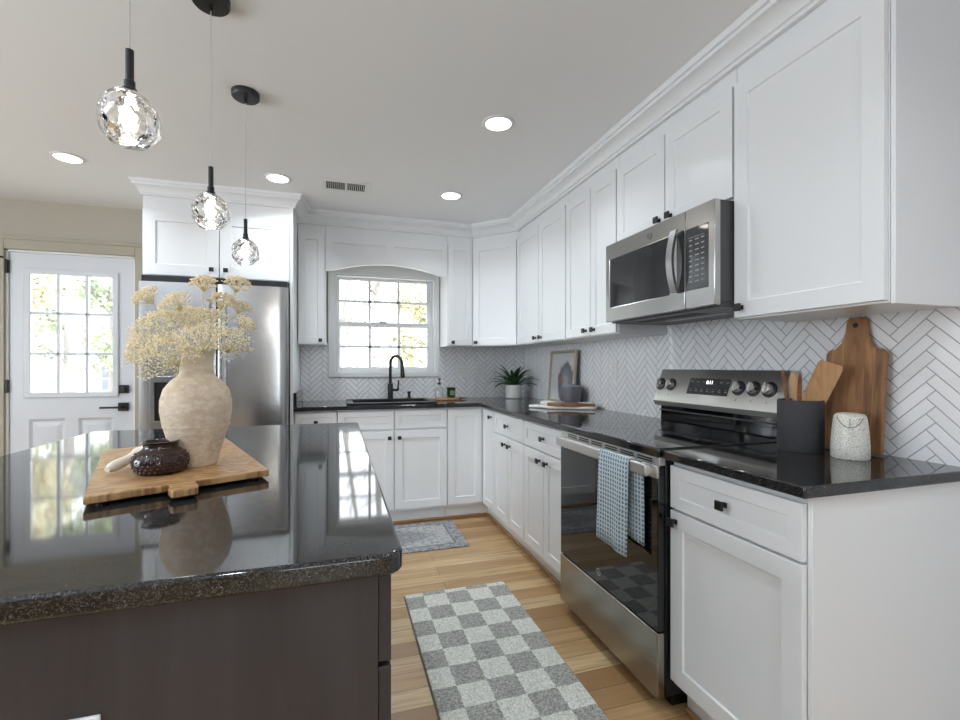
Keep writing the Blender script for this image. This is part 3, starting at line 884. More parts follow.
lettering('display_digits', '8:11', .024, M['digits'], cp, Mx)
m = MB()
for row, s in enumerate((.026, -.018)):
    for k in range(7):
        u = 2.285 + k * .035
        if row == 0 and 2.36 < u < 2.44: continue
        m.fbox(FC, u, u + .014, .0014, .002, s - .0015, s + .0015)
        if row: m.fbox(FC, u + .002, u + .01, .0014, .002, s + .008, s + .0105)
m.build('display_print', M['greymark'], cp)
for i, u in enumerate((2.072, 2.150, 2.565, 2.640, 2.712)):
    m = MB(); c0 = Vector(FC(u, -.002, .006))
    m.tube([c0, c0 + pn * .006, c0 + pn * .007], [.032, .032, .028], 28)
    kb = m.build('burner_knob', M['black'], cp, smooth=35)
    m = MB(); m.tube([c0 + pn * .006, c0 + pn * .024, c0 + pn * .027], [.024, .021, .018], 28)
    kf = m.build('knob_body', M['chrome'], kb, smooth=35)
    m = MB(); m.fbox(FC, u - .005, u + .005, .024, .034, -.014, .026); m.build('grip', M['steel_h'], kb, bevel=.002)
    m = MB(); m.fbox(FC, u - .004, u + .004, .0003, .0008, -.05, -.048).fbox(FC, u - .001, u + .001, .0003, .0008, -.046, -.042); m.build('knob_print', M['slot'], cp)

# ------------------------------------------------------------------ microwave
FMW = lambda u, d, z: (-.327 - d, -u, z)
rt = thing('microwave', 'stainless over-the-range microwave mounted under the short wall cabinet', 'microwave', (-.2, -2.4, 1.425))
mu0, mu1, mz0, mz1 = 2.047, 2.763, 1.425, 1.812
MB().fbox(FMW, mu0 + .004, mu1 - .002, -.305, .05, mz0 + .012, mz1 - .001).build('body', M['darkgrey'], rt, bevel=.002)
m = MB(); m.fbox(FMW, mu0 + .006, mu1 - .004, -.30, .046, mz0 - .006, mz0 + .0115)
bp = m.build('underside', M['darkgrey'], rt, bevel=.002)
m = MB()
m.fbox(FMW, mu0 + .12, mu0 + .52, -.08, -.01, mz0 - .0072, mz0 - .0055)
m.build('vent_filter', M['slot'], bp)
m = MB(); m.fbox(FMW, mu0 + .2, mu0 + .56, -.16, -.12, mz0 - .008, mz0 - .0055)
m.build('task_lamp_lens', simple('frosted_lens', (170, 172, 170), .3, bump=(300, .1, .001)), bp)
# front: steel frame with door glass and control glass
gz0, gz1 = 1.495, 1.735
ds = 2.612
m = MB(); m.grid([mu0, mu0 + .035, 2.522, ds - .0015], [mz0, gz0, gz1, mz1], lambda u, z: not (mu0 + .035 < u < 2.522 and gz0 < z < gz1), FMW, .05, .078)
md = m.build('door', M['steel_mw'], rt, bevel=.003)
MB().fbox(FMW, mu0 + .036, 2.521, .055, .0765, gz0 + .001, gz1 - .001).build('door_glass', M['mwglass'], md, bevel=.001)
MB().fbox(FMW, 2.566, ds - .002, .0772, .0786, gz0, gz1).build('glass_strip', M['mwglass'], md)
m = MB(); n = 14
pts = [FMW(2.546, .088 + .022 * math.sin(PI * k / n), gz0 + .002 + (gz1 - gz0 + .006) * k / n) for k in range(n + 1)]
hv = MB()
for k in range(n):
    z0 = gz0 + .002 + (gz1 - gz0 + .008) * k / n; z1 = gz0 + .002 + (gz1 - gz0 + .008) * (k + 1) / n
    d0 = .090 + .022 * math.sin(PI * k / n); d1 = .090 + .022 * math.sin(PI * (k + 1) / n)
    v = [FMW(u, d, z) for (d, z) in ((d0, z0), (d1, z1)) for u in (2.530, 2.560) for dd in (0,)]
    v = [FMW(2.556, d0, z0), FMW(2.590, d0, z0), FMW(2.590, d0 + .012, z0), FMW(2.556, d0 + .012, z0), FMW(2.556, d1, z1), FMW(2.590, d1, z1), FMW(2.590, d1 + .012, z1), FMW(2.556, d1 + .012, z1)]
    F = [(0, 1, 5, 4), (1, 2, 6, 5), (2, 3, 7, 6), (3, 0, 4, 7)]
    if k == 0: F.append((0, 1, 2, 3))
    if k == n - 1: F.append((4, 5, 6, 7))
    hv.poly(v, F)
bmesh.ops.remove_doubles(hv.bm, verts=hv.bm.verts[:], dist=1e-5)
for z in (gz0 + .012, gz1 - .006): hv.fbox(FMW, 2.563, 2.583, .0785, .094, z - .008, z + .008)
hv.build('handle', M['steel_v'], md, smooth=35)
m = MB(); m.fbox(FMW, ds + .0015, mu1, .05, .078, mz0, mz1)
pnl = m.build('control_panel', M['steel_mw'], rt, bevel=.003)
cg = MB().fbox(FMW, ds + .003, 2.734, .0772, .0792, gz0, gz1).build('control_glass', M['mwglass'], pnl, bevel=.002)
m = MB()
for i in range(9):
    for j in range(3):
        u = 2.636 + j * .031; z = gz1 - .05 - i * .020
        m.fbox(FMW, u, u + (.016 if j != 1 else .02), .0791, .0796, z, z + .0045)
m.fbox(FMW, 2.633, 2.715, .0791, .0796, gz1 - .038, gz1 - .0365)
m.build('button_print', M['greymark'], cg)
emblem(lambda u, d, z: (-.327 - .0785 - d, -u, z), 2.395, 1.772, .015, md)

# ------------------------------------------------------------------ towel on the oven handle
def waffle():
    t = NT('blue_waffle_cloth'); v = t.obj((62, 62, 62))
    sp = t.n('SeparateXYZ'); t.l(v, sp.inputs[0])
    a = t.math('ABSOLUTE', t.math('SUBTRACT', t.math('FRACT', sp.outputs[1]), .5)); b = t.math('ABSOLUTE', t.math('SUBTRACT', t.math('FRACT', sp.outputs[2]), .5))
    h = t.math('MAXIMUM', a, b)
    f = t.n('MapRange'); f.inputs['From Min'].default_value = .22; f.inputs['From Max'].default_value = .42; t.l(h, f.inputs['Value'])
    t.set(t.mix(f.outputs[0], lin((104, 124, 138)), lin((194, 208, 214))), .9, sheen=.3)
    t.bump(f.outputs[0], .8, .004); return t.m
M['waffle'] = waffle()
def towel():
    rt = thing('dish_towel', 'pale blue waffle-weave dish towel folded over the oven door handle', 'towel', (-.70, -2.57, .87))
    def sheet(prof, u0, u1, skew, zb0, zb1, name, amp):
        m = MB(); nu = 18; rows = []
        for i, (d, z) in enumerate(prof):
            s = i / (len(prof) - 1); row = []
            for k in range(nu + 1):
                q = k / nu
                zz = z if i < 3 else z + (zb0 + (zb1 - zb0) * q) * (i - 2) / (len(prof) - 3)
                w = amp * s * (math.sin(q * 9 + 1) + .6 * math.sin(q * 17 + s * 2))
                row.append(m.bm.verts.new(FR(u0 + (u1 - u0) * q + skew * s, d + w, zz)))
            rows.append(row)
        for a, b in zip(rows, rows[1:]):
            for k in range(nu): m.bm.faces.new((a[k], a[k + 1], b[k + 1], b[k]))
        o = m.build(name, M['waffle'], rt, smooth=80)
        so = o.modifiers.new('thick', 'SOLIDIFY'); so.thickness = .005; so.offset = 0
        return o
    fp = [(.096, .869), (.106, .867), (.109, .855)] + [(.111 + .004 * k / 8, .855 - .345 * k / 8) for k in range(1, 9)]
    sheet(fp, 2.488, 2.678, -.006, .01, -.002, 'front_layer', .003)
    bp = [(.096, .8685), (.086, .866), (.082, .855)] + [(.079 - .003 * k / 8, .855 - .27 * k / 8) for k in range(1, 9)]
    sheet(bp, 2.50, 2.722, 0, 0, -.02, 'back_layer', .002)
towel()

# ------------------------------------------------------------------ things on the near countertop
CT = .9145
rt = thing('cutting_board', 'tall wooden cutting board with a handle leaning on the tile', 'cutting board', (-.06, -3.01, CT))
w, hs = .188, .340
out = [(-w / 2, 0), (w / 2, 0), (w / 2, hs - .012), (w / 2 - .012, hs), (.06, hs + .004), (.042, hs + .022), (.033, hs + .06), (.03, hs + .098), (.02, hs + .11), (-.02, hs + .11), (-.03, hs + .1), (-.033, hs + .06), (-.045, hs + .022), (-.065, hs + .004), (-w / 2 + .012, hs), (-w / 2, hs - .012)]
lean = math.atan2(.032, .455)
t = NT('acacia_board')
v = t.obj((1, 1, 1), world=False); sp = t.n('SeparateXYZ'); t.l(v, sp.inputs[0])
cb = t.n('CombineXYZ'); t.l(t.math('MULTIPLY', sp.outputs[1], 9.0), cb.inputs[0])
t.l(t.math('MULTIPLY', sp.outputs[2], .9), cb.inputs[1]); t.l(t.math('FLOOR', t.math('MULTIPLY', t.math('ADD', sp.outputs[1], .02), 15.0)), cb.inputs[2])
g = t.noise(cb.outputs[0], 2.6, 6, .6, 1.0)
wn = t.n('TexWhiteNoise', noise_dimensions='1D'); t.l(t.math('FLOOR', t.math('MULTIPLY', t.math('ADD', sp.outputs[1], .02), 15.0)), wn.inputs['W'])
cc = t.mix(wn.outputs['Value'], lin((182, 134, 90)), lin((150, 104, 66)))
t.set(t.mix(t.ramp(g, [(.4, (0, 0, 0, 1)), (.72, (1, 1, 1, 1))]), cc, lin((88, 54, 32))), .5); t.bump(g, .06, .001)
M['acacia'] = t.m
cl, sl = math.cos(lean), math.sin(lean)
def FCB(u, d, s):   # u along the wall, s up the board, d out of its face
    return (-.052 + s * sl - d * cl, -2.995 - u, CT + .003 + s * cl + d * sl)
m = MB(); m.prism(out, FCB, 0, .018)
bo = m.build('board', M['acacia'], rt, bevel=.004)
cu = [FCB(0, .0165, hs + .082)]; m = MB(); n = 20
hc = Vector(FCB(0, .0182, hs + .082)); nd = (Vector(FCB(0, 1, 0)) - Vector(FCB(0, 0, 0))); ud = Vector((0, -1, 0)); sd = Vector(FCB(0, 0, 1)) - Vector(FCB(0, 0, 0))
m.tube([hc - nd * .002, hc + nd * .0003], [.0085, .0085], 20); m.build('hanging_hole', M['slot'], bo)

rt = thing('utensil_crock', 'charcoal textured utensil crock beside the range', 'crock', (-.19, -2.918, CT))
t = NT('charcoal_stoneware'); nz = t.noise(t.obj((1, 1, 2.2)), 240, 3, .6)
t.set(t.ramp(nz, [(.3, lin((38, 38, 41))), (.7, lin((66, 66, 70)))]), .75); t.bump(nz, .5, .002); M['crock'] = t.m
cc = (-.19, -2.918, CT)
MB().lathe([(0, 0), (.066, 0), (.068, .004), (.068, .168), (.066, .172), (.063, .172), (.061, .168), (.061, .008), (0, .008)], cc, 48).build('pot', M['crock'], rt, smooth=40)
def utensil(name, label, base, top, r, blade, mat='utensil'):
    b, tp = Vector(base), Vector(top)
    rt = thing(name, label, 'utensil', base, 'wooden utensils in the crock')
    a = (tp - b).normalized()
    side = a.cross(Vector((.78, .62, 0))).normalized(); nrm = side.cross(a)
    k = blade[0]
    L = (tp - b).length
    MB().tube([b, b + a * (L * .5), b + a * (L - k * .6)], [r, r, r * .9], 10).build('handle', M[mat], rt, smooth=40)
    prof = blade[1]; m = MB(); n = len(prof)
    vs = []
    for s, w_ in prof:
        c = b + a * (L - k + k * s)
        for sg, tt in ((-1, -1), (1, -1), (1, 1), (-1, 1)):
            vs.append(c + side * (w_ * sg) + nrm * (blade[2] * tt))
    F = [(0, 1, 2, 3), (4 * n - 4, 4 * n - 3, 4 * n - 2, 4 * n - 1)]
    for q in range(n - 1):
        for i in range(4):
            j = (i + 1) % 4; F.append((4 * q + i, 4 * q + j, 4 * q + 4 + j, 4 * q + 4 + i))
    m.poly(vs, F); m.build('blade', M[mat], rt, bevel=.0015, smooth=50)
spoon = [(0, .006), (.15, .009), (.35, .0125), (.6, .0135), (.8, .011), (.93, .007), (1, .002)]
slim = [(0, .005), (.2, .0065), (.6, .007), (.9, .005), (1, .002)]
flat = [(0, .012), (.12, .03), (.3, .034), (.95, .036), (1, .03)]
zb = CT + .0125
utensil('wooden_spoon', 'slim dark-edged wooden spoon standing closest to the range in the crock', (-.19, -2.90, zb), (-.215, -2.872, CT + .275), .005, (.13, slim, .003), 'utensil_dark')
utensil('wooden_spoon', 'broad pale wooden spoon standing second from the range in the crock', (-.18, -2.915, zb), (-.20, -2.897, CT + .268), .006, (.12, spoon, .004))
utensil('wooden_spoon', 'slim wooden spoon tilting towards the cutting board in the crock', (-.19, -2.91, zb), (-.225, -2.945, CT + .262), .005, (.13, slim, .003), 'utensil_dark')
utensil('wooden_turner', 'wide flat wooden turner leaning out of the crock in front of the cutting board', (-.185, -2.885, zb), (-.135, -2.985, CT + .298), .008, (.25, flat, .004))

rt = thing('ceramic_canister', 'small white crackled ceramic canister with a curved incised line, before the cutting board', 'canister', (-.19, -3.085, CT))
t = NT('crackle_glaze'); v = t.obj(); vo = t.n('TexVoronoi', feature='DISTANCE_TO_EDGE'); vo.inputs['Scale'].default_value = 130; t.l(v, vo.inputs['Vector'])
nz = t.noise(v, 220, 4, .7)
t.set(t.mix(t.math('LESS_THAN', vo.outputs['Distance'], .05), t.ramp(nz, [(.35, lin((198, 194, 184))), (.55, lin((224, 221, 212)))]), lin((176, 172, 163))), .3)
t.bump(nz, .3, .001); M['crackle'] = t.m
hx = (-.175, -3.07, CT)
hp = [(0, 0), (.048, 0), (.0505, .004), (.050, .04), (.047, .085), (.0435, .118), (.041, .131), (.036, .1375), (.024, .1405), (0, .142)]
MB().lathe(hp, hx, 48).build('body', M['crackle'], rt, smooth=50)
def hr(z):
    for (r0, z0), (r1, z1) in zip(hp[1:], hp[2:]):
        if z0 <= z <= z1 and z1 > z0: return r0 + (r1 - r0) * (z - z0) / (z1 - z0)
    return .03
m = MB()
face = math.atan2(-4.12 + 3.07, -1.71 + .175)
def on(a, z, e=.0004): q = hr(z) + e; return (hx[0] + q * math.cos(face + a), hx[1] + q * math.sin(face + a), CT + z)
m.tube([on(-.85 + 1.7 * k / 16, .128 - .030 * math.sin(PI * k / 16)) for k in range(17)], .0011, 6)
m.tube([on(0, .098), on(0, .108), on(0, .117), on(0, .126)], .0008, 6)
m.build('incised_line', simple('umber_glaze', (96, 78, 66), .5, bump=(200, .05, .0005)), rt)

# ------------------------------------------------------------------ far right corner of the counter
rt = thing('potted_plant', 'green spiky-leaved plant in a ribbed white pot in the counter corner', 'plant', (-.20, -.22, CT))
pc = (-.20, -.22, CT)
def rib(v):
    a = math.atan2(v.y, v.x); s = 1 + .0 * math.sin(30 * a); return (v.x * s, v.y * s, v.z)
pp = [(0, 0), (.068, 0), (.072, .004)]
for k in range(1, 14): pp.append((.074 + (.0012 if k % 2 else -.0008), .004 + .112 * k / 13))
pp += [(.073, .12), (.068, .12), (.066, .105), (0, .105)]
MB().lathe(pp, pc, 40).build('pot', simple('white_stoneware', (214, 214, 210), .6, bump=(200, .1, .001)), rt, smooth=60)
t = NT('plant_leaf'); nz = t.noise(t.obj((20, 20, 6)), 3, 3); t.set(t.ramp(nz, [(.3, lin((26, 52, 28))), (.7, lin((58, 92, 50)))]), .4); t.bump(nz, .1, .001); M['leaf'] = t.m
m = MB()
for k in range(28):
    a = k * 2.39996; ring = (k % 12) / 12.0; el = math.radians(86 - 56 * (k / 28)); L = random.uniform(.205, .255); wd = random.uniform(.020, .027)
    base_r = .012 + .02 * (k / 28); d = Vector((math.cos(a), math.sin(a), 0)); s = Vector((-math.sin(a), math.cos(a), 0))
    p = Vector(pc) + d * base_r + Vector((0, 0, .104)); prev = None; th = el; n = 9
    for i in range(n + 1):
        q = i / n; w_ = wd * (.55 + .9 * q) * (1 - q ** 2.2) + .0006
        cur = [m.bm.verts.new(p - s * w_ + Vector((0, 0, w_ * .35))), m.bm.verts.new(p), m.bm.verts.new(p + s * w_ + Vector((0, 0, w_ * .35)))]
        if prev:
            m.bm.faces.new((prev[0], prev[1], cur[1], cur[0])); m.bm.faces.new((prev[1], prev[2], cur[2], cur[1]))
        prev = cur; th -= (.75 + .55 * math.cos(el)) * .115
        p = p + (d * math.cos(th) + Vector((0, 0, math.sin(th)))) * (L / n)
m.build('foliage', M['leaf'], rt, smooth=60)
MB().lathe([(0, .1055), (.066, .1055), (0, .108)], pc, 24).build('soil', simple('potting_soil', (50, 38, 28), .9, bump=(200, .5, .003)), rt)

rt = thing('framed_picture', 'framed grey painting with a pale champagne frame leaning in the corner', 'picture', (-.05, -.83, CT))
ln = math.atan2(.03, .42); cpf, spf = math.cos(ln), math.sin(ln)
pcu, ph, pw = .885, .405, .42
def FP(u, d, s): return (-.062 + s * spf - d * cpf, -(pcu + u), CT + .004 + s * cpf + d * spf)
m = MB(); fw = .022
m.grid([-pw / 2, -pw / 2 + fw, pw / 2 - fw, pw / 2], [0, fw, ph - fw, ph], lambda u, s: not (abs(u) < pw / 2 - fw and fw < s < ph - fw), FP, 0, .022)
m.build('frame', simple('champagne_gilt', (176, 164, 144), .4, .5, bump=(150, .1, .001)), rt, bevel=.004)
t = NT('grey_painting'); v = t.obj((1, 1, 1))
sp = t.n('SeparateXYZ'); t.l(v, sp.inputs[0])
uy = t.math('ADD', sp.outputs[1], pcu); uz = t.math('SUBTRACT', sp.outputs[2], CT)
nz = t.noise(v, 24, 5, .6)
hgt = t.math('DIVIDE', t.math('SUBTRACT', uz, .16), .17); wid = t.math('DIVIDE', t.math('ADD', uy, .06), .135)
rr = t.math('ADD', t.math('SQRT', t.math('ADD', t.math('MULTIPLY', hgt, hgt), t.math('MULTIPLY', wid, wid))), t.math('MULTIPLY_ADD', nz, .5, -.25))
c = t.ramp(rr, [(.0, lin((176, 178, 184))), (.5, lin((118, 122, 130))), (.82, lin((88, 92, 100))), (.98, lin((190, 192, 194))), (1.0, lin((206, 206, 206)))])
n3 = t.noise(v, 60, 2)
blob = t.math('SQRT', t.math('ADD', t.math('POWER', t.math('DIVIDE', t.math('SUBTRACT', uy, .02), .055), 2.0), t.math('POWER', t.math('DIVIDE', t.math('SUBTRACT', uz, .19), .045), 2.0)))
c = t.mix(t.math('MULTIPLY', t.math('LESS_THAN', blob, 1.0), t.math('GREATER_THAN', n3, .52)), c, lin((168, 84, 66)))
t.set(c, .6); t.bump(nz, .05, .001)
MB().fbox(FP, -pw / 2 + fw - .002, pw / 2 - fw + .002, .004, .010, fw - .002, ph - fw + .002).build('canvas', t.m, rt)
MB().fbox(FP, -pw / 2 + fw - .001, pw / 2 - fw + .001, .012, .014, fw - .001, ph - fw + .001).build('glass', M['pane'], rt)

rt = thing('grey_canister', 'dark grey ribbed canister in front of the framed picture', 'canister', (-.12, -1.154, CT))
m = MB(); gp = [(0, 0), (.070, 0), (.073, .004), (.073, .138), (.071, .142), (0, .142)]
m.lathe(gp, (-.12, -1.154, CT), 60, fn=lambda v: (v.x * (1 + .012 * math.sin(24 * math.atan2(v.y, v.x))), v.y * (1 + .012 * math.sin(24 * math.atan2(v.y, v.x))), v.z))
m.build('jar', simple('slate_grey_glaze', (84, 84, 90), .45, bump=(120, .05, .001)), rt, smooth=50)
MB().lathe([(0, .1425), (.069, .1425), (.069, .152), (.05, .156), (0, .157)], (-.12, -1.154, CT), 40).build('lid', simple('pale_grey_lid', (128, 130, 136), .4, bump=(120, .05, .001)), rt, smooth=40)

# stacked pieces lying before the canister
rt = thing('serving_tray', 'pale stone serving tray lying under the brown wooden paddle board', 'tray', (-.27, -1.18, CT))
m = MB()
pts = []
a0 = math.radians(-32)
def TB(u, w_): return (-.225 + u * math.cos(a0) - w_ * math.sin(a0), -1.24 + u * math.sin(a0) + w_ * math.cos(a0))
out = [(-.24, -.03), (-.22, -.045), (-.15, -.05), (-.10, -.10), (.2, -.10), (.22, -.08), (.22, .08), (.2, .10), (-.10, .10), (-.15, .05), (-.22, .045), (-.24, .03)]
m.prism([TB(*p) for p in out], lambda u, d, z: (u, z, d), CT, CT + .018)
m.build('slab', simple('pale_marble', (214, 213, 204), .25, bump=(40, .03, .001)), rt, bevel=.005)
rt = thing('paddle_board', 'brown wooden paddle board with a short handle on the pale tray', 'cutting board', (-.26, -1.22, CT + .0185))
out = [(-.11, -.06), (-.05, -.105), (.08, -.11), (.13, -.085), (.145, -.055), (.205, -.053), (.21, -.045), (.21, -.025), (.205, -.017), (.145, -.015), (.13, .015), (.08, .04), (-.05, .035), (-.11, -.01)]
m = MB(); m.prism([TB(*p) for p in out], lambda u, d, z: (u, z, d), CT + .0185, CT + .036)
m.build('board', wood('cherry_board', (150, 98, 66), (96, 56, 36), (50, 5, 50), .4), rt, bevel=.004)
rt = thing('folded_napkin', 'cream folded cloth napkin lying along the back of the pale tray', 'napkin', (-.20, -1.12, CT + .0185))
m = MB(); n = 16; rows = []
for i in range(n + 1):
    s = i / n; row = []
    for k in range(7):
        q = k / 6; a = PI * q
        x, y = TB(-.17 + .36 * s, .085 + .022 * math.cos(a) + .004 * math.sin(9 * s))
        row.append(m.bm.verts.new((x, y, CT + .0186 + .02 * math.sin(a) * (1 + .25 * math.sin(s * 13)))))
    rows.append(row)
for a, b in zip(rows, rows[1:]):
    for k in range(6): m.bm.faces.new((a[k], a[k + 1], b[k + 1], b[k]))
    m.bm.faces.new((a[0], b[0], b[6], a[6]))
m.bm.faces.new(rows[0]); m.bm.faces.new(rows[-1])
m.build('cloth', simple('cream_linen', (206, 208, 194), .9, bump=(500, .3, .001)), rt, smooth=60)
rt = thing('small_bell', 'tiny brass bell ornament on the counter before the picture frame', 'ornament', (-.235, -.99, CT))
MB().lathe([(0, 0), (.016, 0), (.018, .006), (.014, .02), (.008, .032), (.004, .036), (0, .037)], (-.235, -.99, CT), 20).build('bell', simple('soft_brass', (206, 190, 140), .25, 1.0, bump=(60, .05, .001)), rt, smooth=50)

# ------------------------------------------------------------------ island
rt = thing('kitchen_island', 'dark espresso kitchen island base with a plain end panel', 'island', (-2.1, -2.5, 0))
ix0, ix1, iy0, iy1 = -2.42, -1.651, -3.383, -1.69
m = MB()
m.box(ix0, ix1 - .003, iy0 + .02, iy1, .1, .878)
m.build('carcass', M['espresso'], rt)
MB().box(ix0 - .06, ix1, iy0 - .002, iy0 + .018, 0, .879).build('end_panel', M['espresso'], rt, bevel=.001)
MB().box(ix0 + .02, ix1 - .07, iy0 + .03, iy1 - .01, 0, .1).build('toe_kick', M['black'], rt)
FI = lambda u, d, z: (ix1 + d, u, z)
us = [iy0 + .004, -2.82, -2.256, iy1 - .004]
for a, b in zip(us, us[1:]):
    for (z0, z1, kd) in ((.736, .872, 'drawer'), (.128, .728, 'door')):
        m = MB(); m.shaker(FI, a + .002, b - .002, z0, z1, .045, .021); o = m.build(kd, M['espresso'], rt, bevel=.001)
        knob(FI, (a + b) / 2 if kd == 'drawer' else b - .04, (z0 + z1) / 2 if kd == 'drawer' else z1 - .04, o, .021)
def round_rect(x0, x1, y0, y1, r, n=6):
    P = []
    for cx, cy, s in ((x1 - r, y1 - r, 0), (x0 + r, y1 - r, 1), (x0 + r, y0 + r, 2), (x1 - r, y0 + r, 3)):
        for k in range(n + 1):
            a = PI / 2 * (s + k / n); P.append((cx + r * math.cos(a), cy + r * math.sin(a)))
    return P
m = MB(); m.prism(round_rect(-2.745, -1.612, -3.402, -1.655, .03), lambda u, d, z: (u, z, d), .88, .914)
tag(m.build('island_countertop', M['granite'], bevel=.006, seg=3), 'speckled black granite slab on top of the dark island', 'countertop')

# board on the island
rt = thing('wooden_board', 'rectangular olive-wood board with a stub handle on the island', 'serving board', (-2.11, -2.65, CT))
P0 = Vector((-2.20, -3.0)); e1 = Vector((.89, .456)).normalized(); e2 = Vector((-.33, .944)).normalized()
def BB(a, b): q = P0 + e1 * a + e2 * b; return (q.x, q.y)
Wb, Lb = .362, .66
out = [(0, .004), (.004, 0), (.146, 0), (.148, -.02), (.143, -.036), (.147, -.064), (.152, -.07), (.192, -.07), (.198, -.064), (.200, -.036), (.196, -.02), (.198, 0), (Wb - .004, 0), (Wb, .004), (Wb - .01, Lb - .004), (Wb - .014, Lb), (.004, Lb), (0, Lb - .004)]
t = NT('olive_wood'); v = t.obj((1, 1, 1), (0, 0, -math.atan2(e1.y, e1.x)))
sp = t.n('SeparateXYZ'); t.l(v, sp.inputs[0]); cb = t.n('CombineXYZ')
t.l(t.math('MULTIPLY', sp.outputs[0], 3.0), cb.inputs[0]); t.l(t.math('MULTIPLY', sp.outputs[1], 11.0), cb.inputs[1])
g = t.noise(cb.outputs[0], 1.3, 5, .55, 1.6); wv = t.math('ABSOLUTE', t.math('SUBTRACT', t.math('FRACT', t.math('MULTIPLY', g, 9.0)), .5))
c = t.mix(t.ramp(wv, [(.0, (1, 1, 1, 1)), (.36, (0, 0, 0, 1))]), lin((182, 144, 99)), lin((112, 76, 45)))
c = t.mix(t.math('MULTIPLY', t.noise(cb.outputs[0], 30, 3), .3), c, lin((176, 130, 80)))
t.set(c, .42); t.bump(wv, .03, .001); M['olive'] = t.m
m = MB(); m.prism([BB(*p) for p in out], lambda u, d, z: (u, z, d), CT + .0075, CT + .024)
m.build('slab', M['olive'], rt, bevel=.004)
for fa, fb in ((.03, .04), (Wb - .03, .04), (.03, Lb - .04), (Wb - .045, Lb - .04)):
    x_, y_ = BB(fa, fb); MB().cyl((x_, y_, CT), (x_, y_, CT + .0075), .012).build('foot', M['black'], rt, smooth=40)
BT = CT + .0245

# vase with dried flowers
vc = Vector((-2.072, -2.712, BT))
vp = [(0, 0), (.046, 0), (.049, .004), (.056, .03), (.070, .075), (.081, .115), (.0865, .15), (.086, .18), (.078, .21), (.062, .232), (.045, .246), (.041, .256), (.040, .28), (.041, .30), (.046, .318), (.048, .325), (.044, .327), (.040, .318), (.036, .30), (.035, .26), (.04, .25), (.07, .21), (.075, .15), (.05, .04), (0, .01)]
vp = [(a * .97, b * .965) for a, b in vp]
rt = thing('clay_vase', 'weathered beige clay vase holding dried cream flowers', 'vase', vc)
t = NT('weathered_clay'); v = t.obj(); n1 = t.noise(v, 9, 5, .65); n2 = t.noise(t.obj((1, 1, 1.8)), 46, 5, .72)
c = t.ramp(n1, [(.3, lin((184, 158, 134))), (.5, lin((208, 186, 160))), (.68, lin((226, 213, 192)))])
c = t.mix(t.math('MULTIPLY', t.ramp(n2, [(.45, (0, 0, 0, 1)), (.62, (1, 1, 1, 1))]), .55), c, lin((232, 220, 202)))
t.set(c, .85); t.bump(n2, .35, .0015); M['clay'] = t.m
MB().lathe(vp, vc, 64).build('body', M['clay'], rt, smooth=50)
m = MB(); m.tube([vc + Vector((.0778 * math.cos(a), .0778 * math.sin(a), .1065)) for a in [2 * PI * k / 40 for k in range(41)]], .0012, 6)
m.build('raised_line', M['clay'], rt)

t = NT('dried_cream_floret'); nz = t.noise(t.obj(), 60, 2)
t.set(t.ramp(nz, [(.3, lin((248, 236, 206))), (.55, lin((254, 247, 230))), (.75, lin((254, 252, 242)))]), .8); t.bump(nz, .1, .001)
tl = t.n('BsdfTranslucent'); tl.inputs[0].default_value = lin((255, 245, 226)); mxs = t.n('MixShader'); mxs.inputs[0].default_value = .5
t.l(t.p.outputs[0], mxs.inputs[1]); t.l(tl.outputs[0], mxs.inputs[2]); t.l(mxs.outputs[0], t.t.nodes['Material Output'].inputs[0])
M['floret'] = t.m
M['stem'] = simple('dried_stem', (226, 218, 184), .8, bump=(80, .1, .001))
def flower(label, head, R, up, nrays=26, nf=9):
    mouth = vc + Vector((random.uniform(-.012, .012), random.uniform(-.012, .012), .30))
    head = Vector(head); up = Vector(up).normalized()
    rt = thing('dried_flower', label, 'flower', mouth, 'dried flowers in the clay vase')
    low = head - up * R * .75
    mid = mouth.lerp(low, .5) + Vector((0, 0, .025)); foot = vc + Vector((random.uniform(-.02, .02), random.uniform(-.02, .02), .15))
    pts = []
    for i in range(9):
        s = i / 8; pts.append(mouth * (1 - s) ** 2 + mid * 2 * s * (1 - s) + low * s * s)
    m = MB(); m.tube([foot] + pts, .0017, 6)
    o1 = up.orthogonal().normalized(); o2 = up.cross(o1)
    fl = MB()
    for k in range(nrays):
        a = k * 2.39996; q = math.sqrt((k + .5) / nrays)
        hgt = R * (.85 * math.sqrt(max(0, 1 - q * q * .95)) - .25)
        tip = head + (o1 * math.cos(a) + o2 * math.sin(a)) * (R * q) + up * hgt
        m.tube([low, low.lerp(tip, .5) + up * (.04 * R), tip], [.0011, .0008, .0006], 4)
        for j in range(nf):
            b = random.uniform(0, 2 * PI); rr = (.004 + R * .2) * math.sqrt(random.random())
            c = tip + (o1 * math.cos(b) + o2 * math.sin(b)) * rr + up * random.uniform(-.02, .16) * R
            m.tube([tip - up * R * .12, c], [.0005, .0004], 3)
            s = random.uniform(.0019, .0033); dv = [Vector((random.uniform(-1, 1), random.uniform(-1, 1), random.uniform(-1, 1))).normalized() * s for _ in range(1)][0]
            e = dv.orthogonal().normalized() * s; g_ = dv.cross(e).normalized() * s
            fl.poly([c + dv, c - dv, c + e, c - e, c + g_, c - g_], [(0, 2, 4), (2, 1, 4), (1, 3, 4), (3, 0, 4), (2, 0, 5), (1, 2, 5), (3, 1, 5), (0, 3, 5)])
    m.build('stem', M['stem'], rt, smooth=60, recalc=False)
    fl.build('florets', M['floret'], rt, kind='stuff', recalc=False)
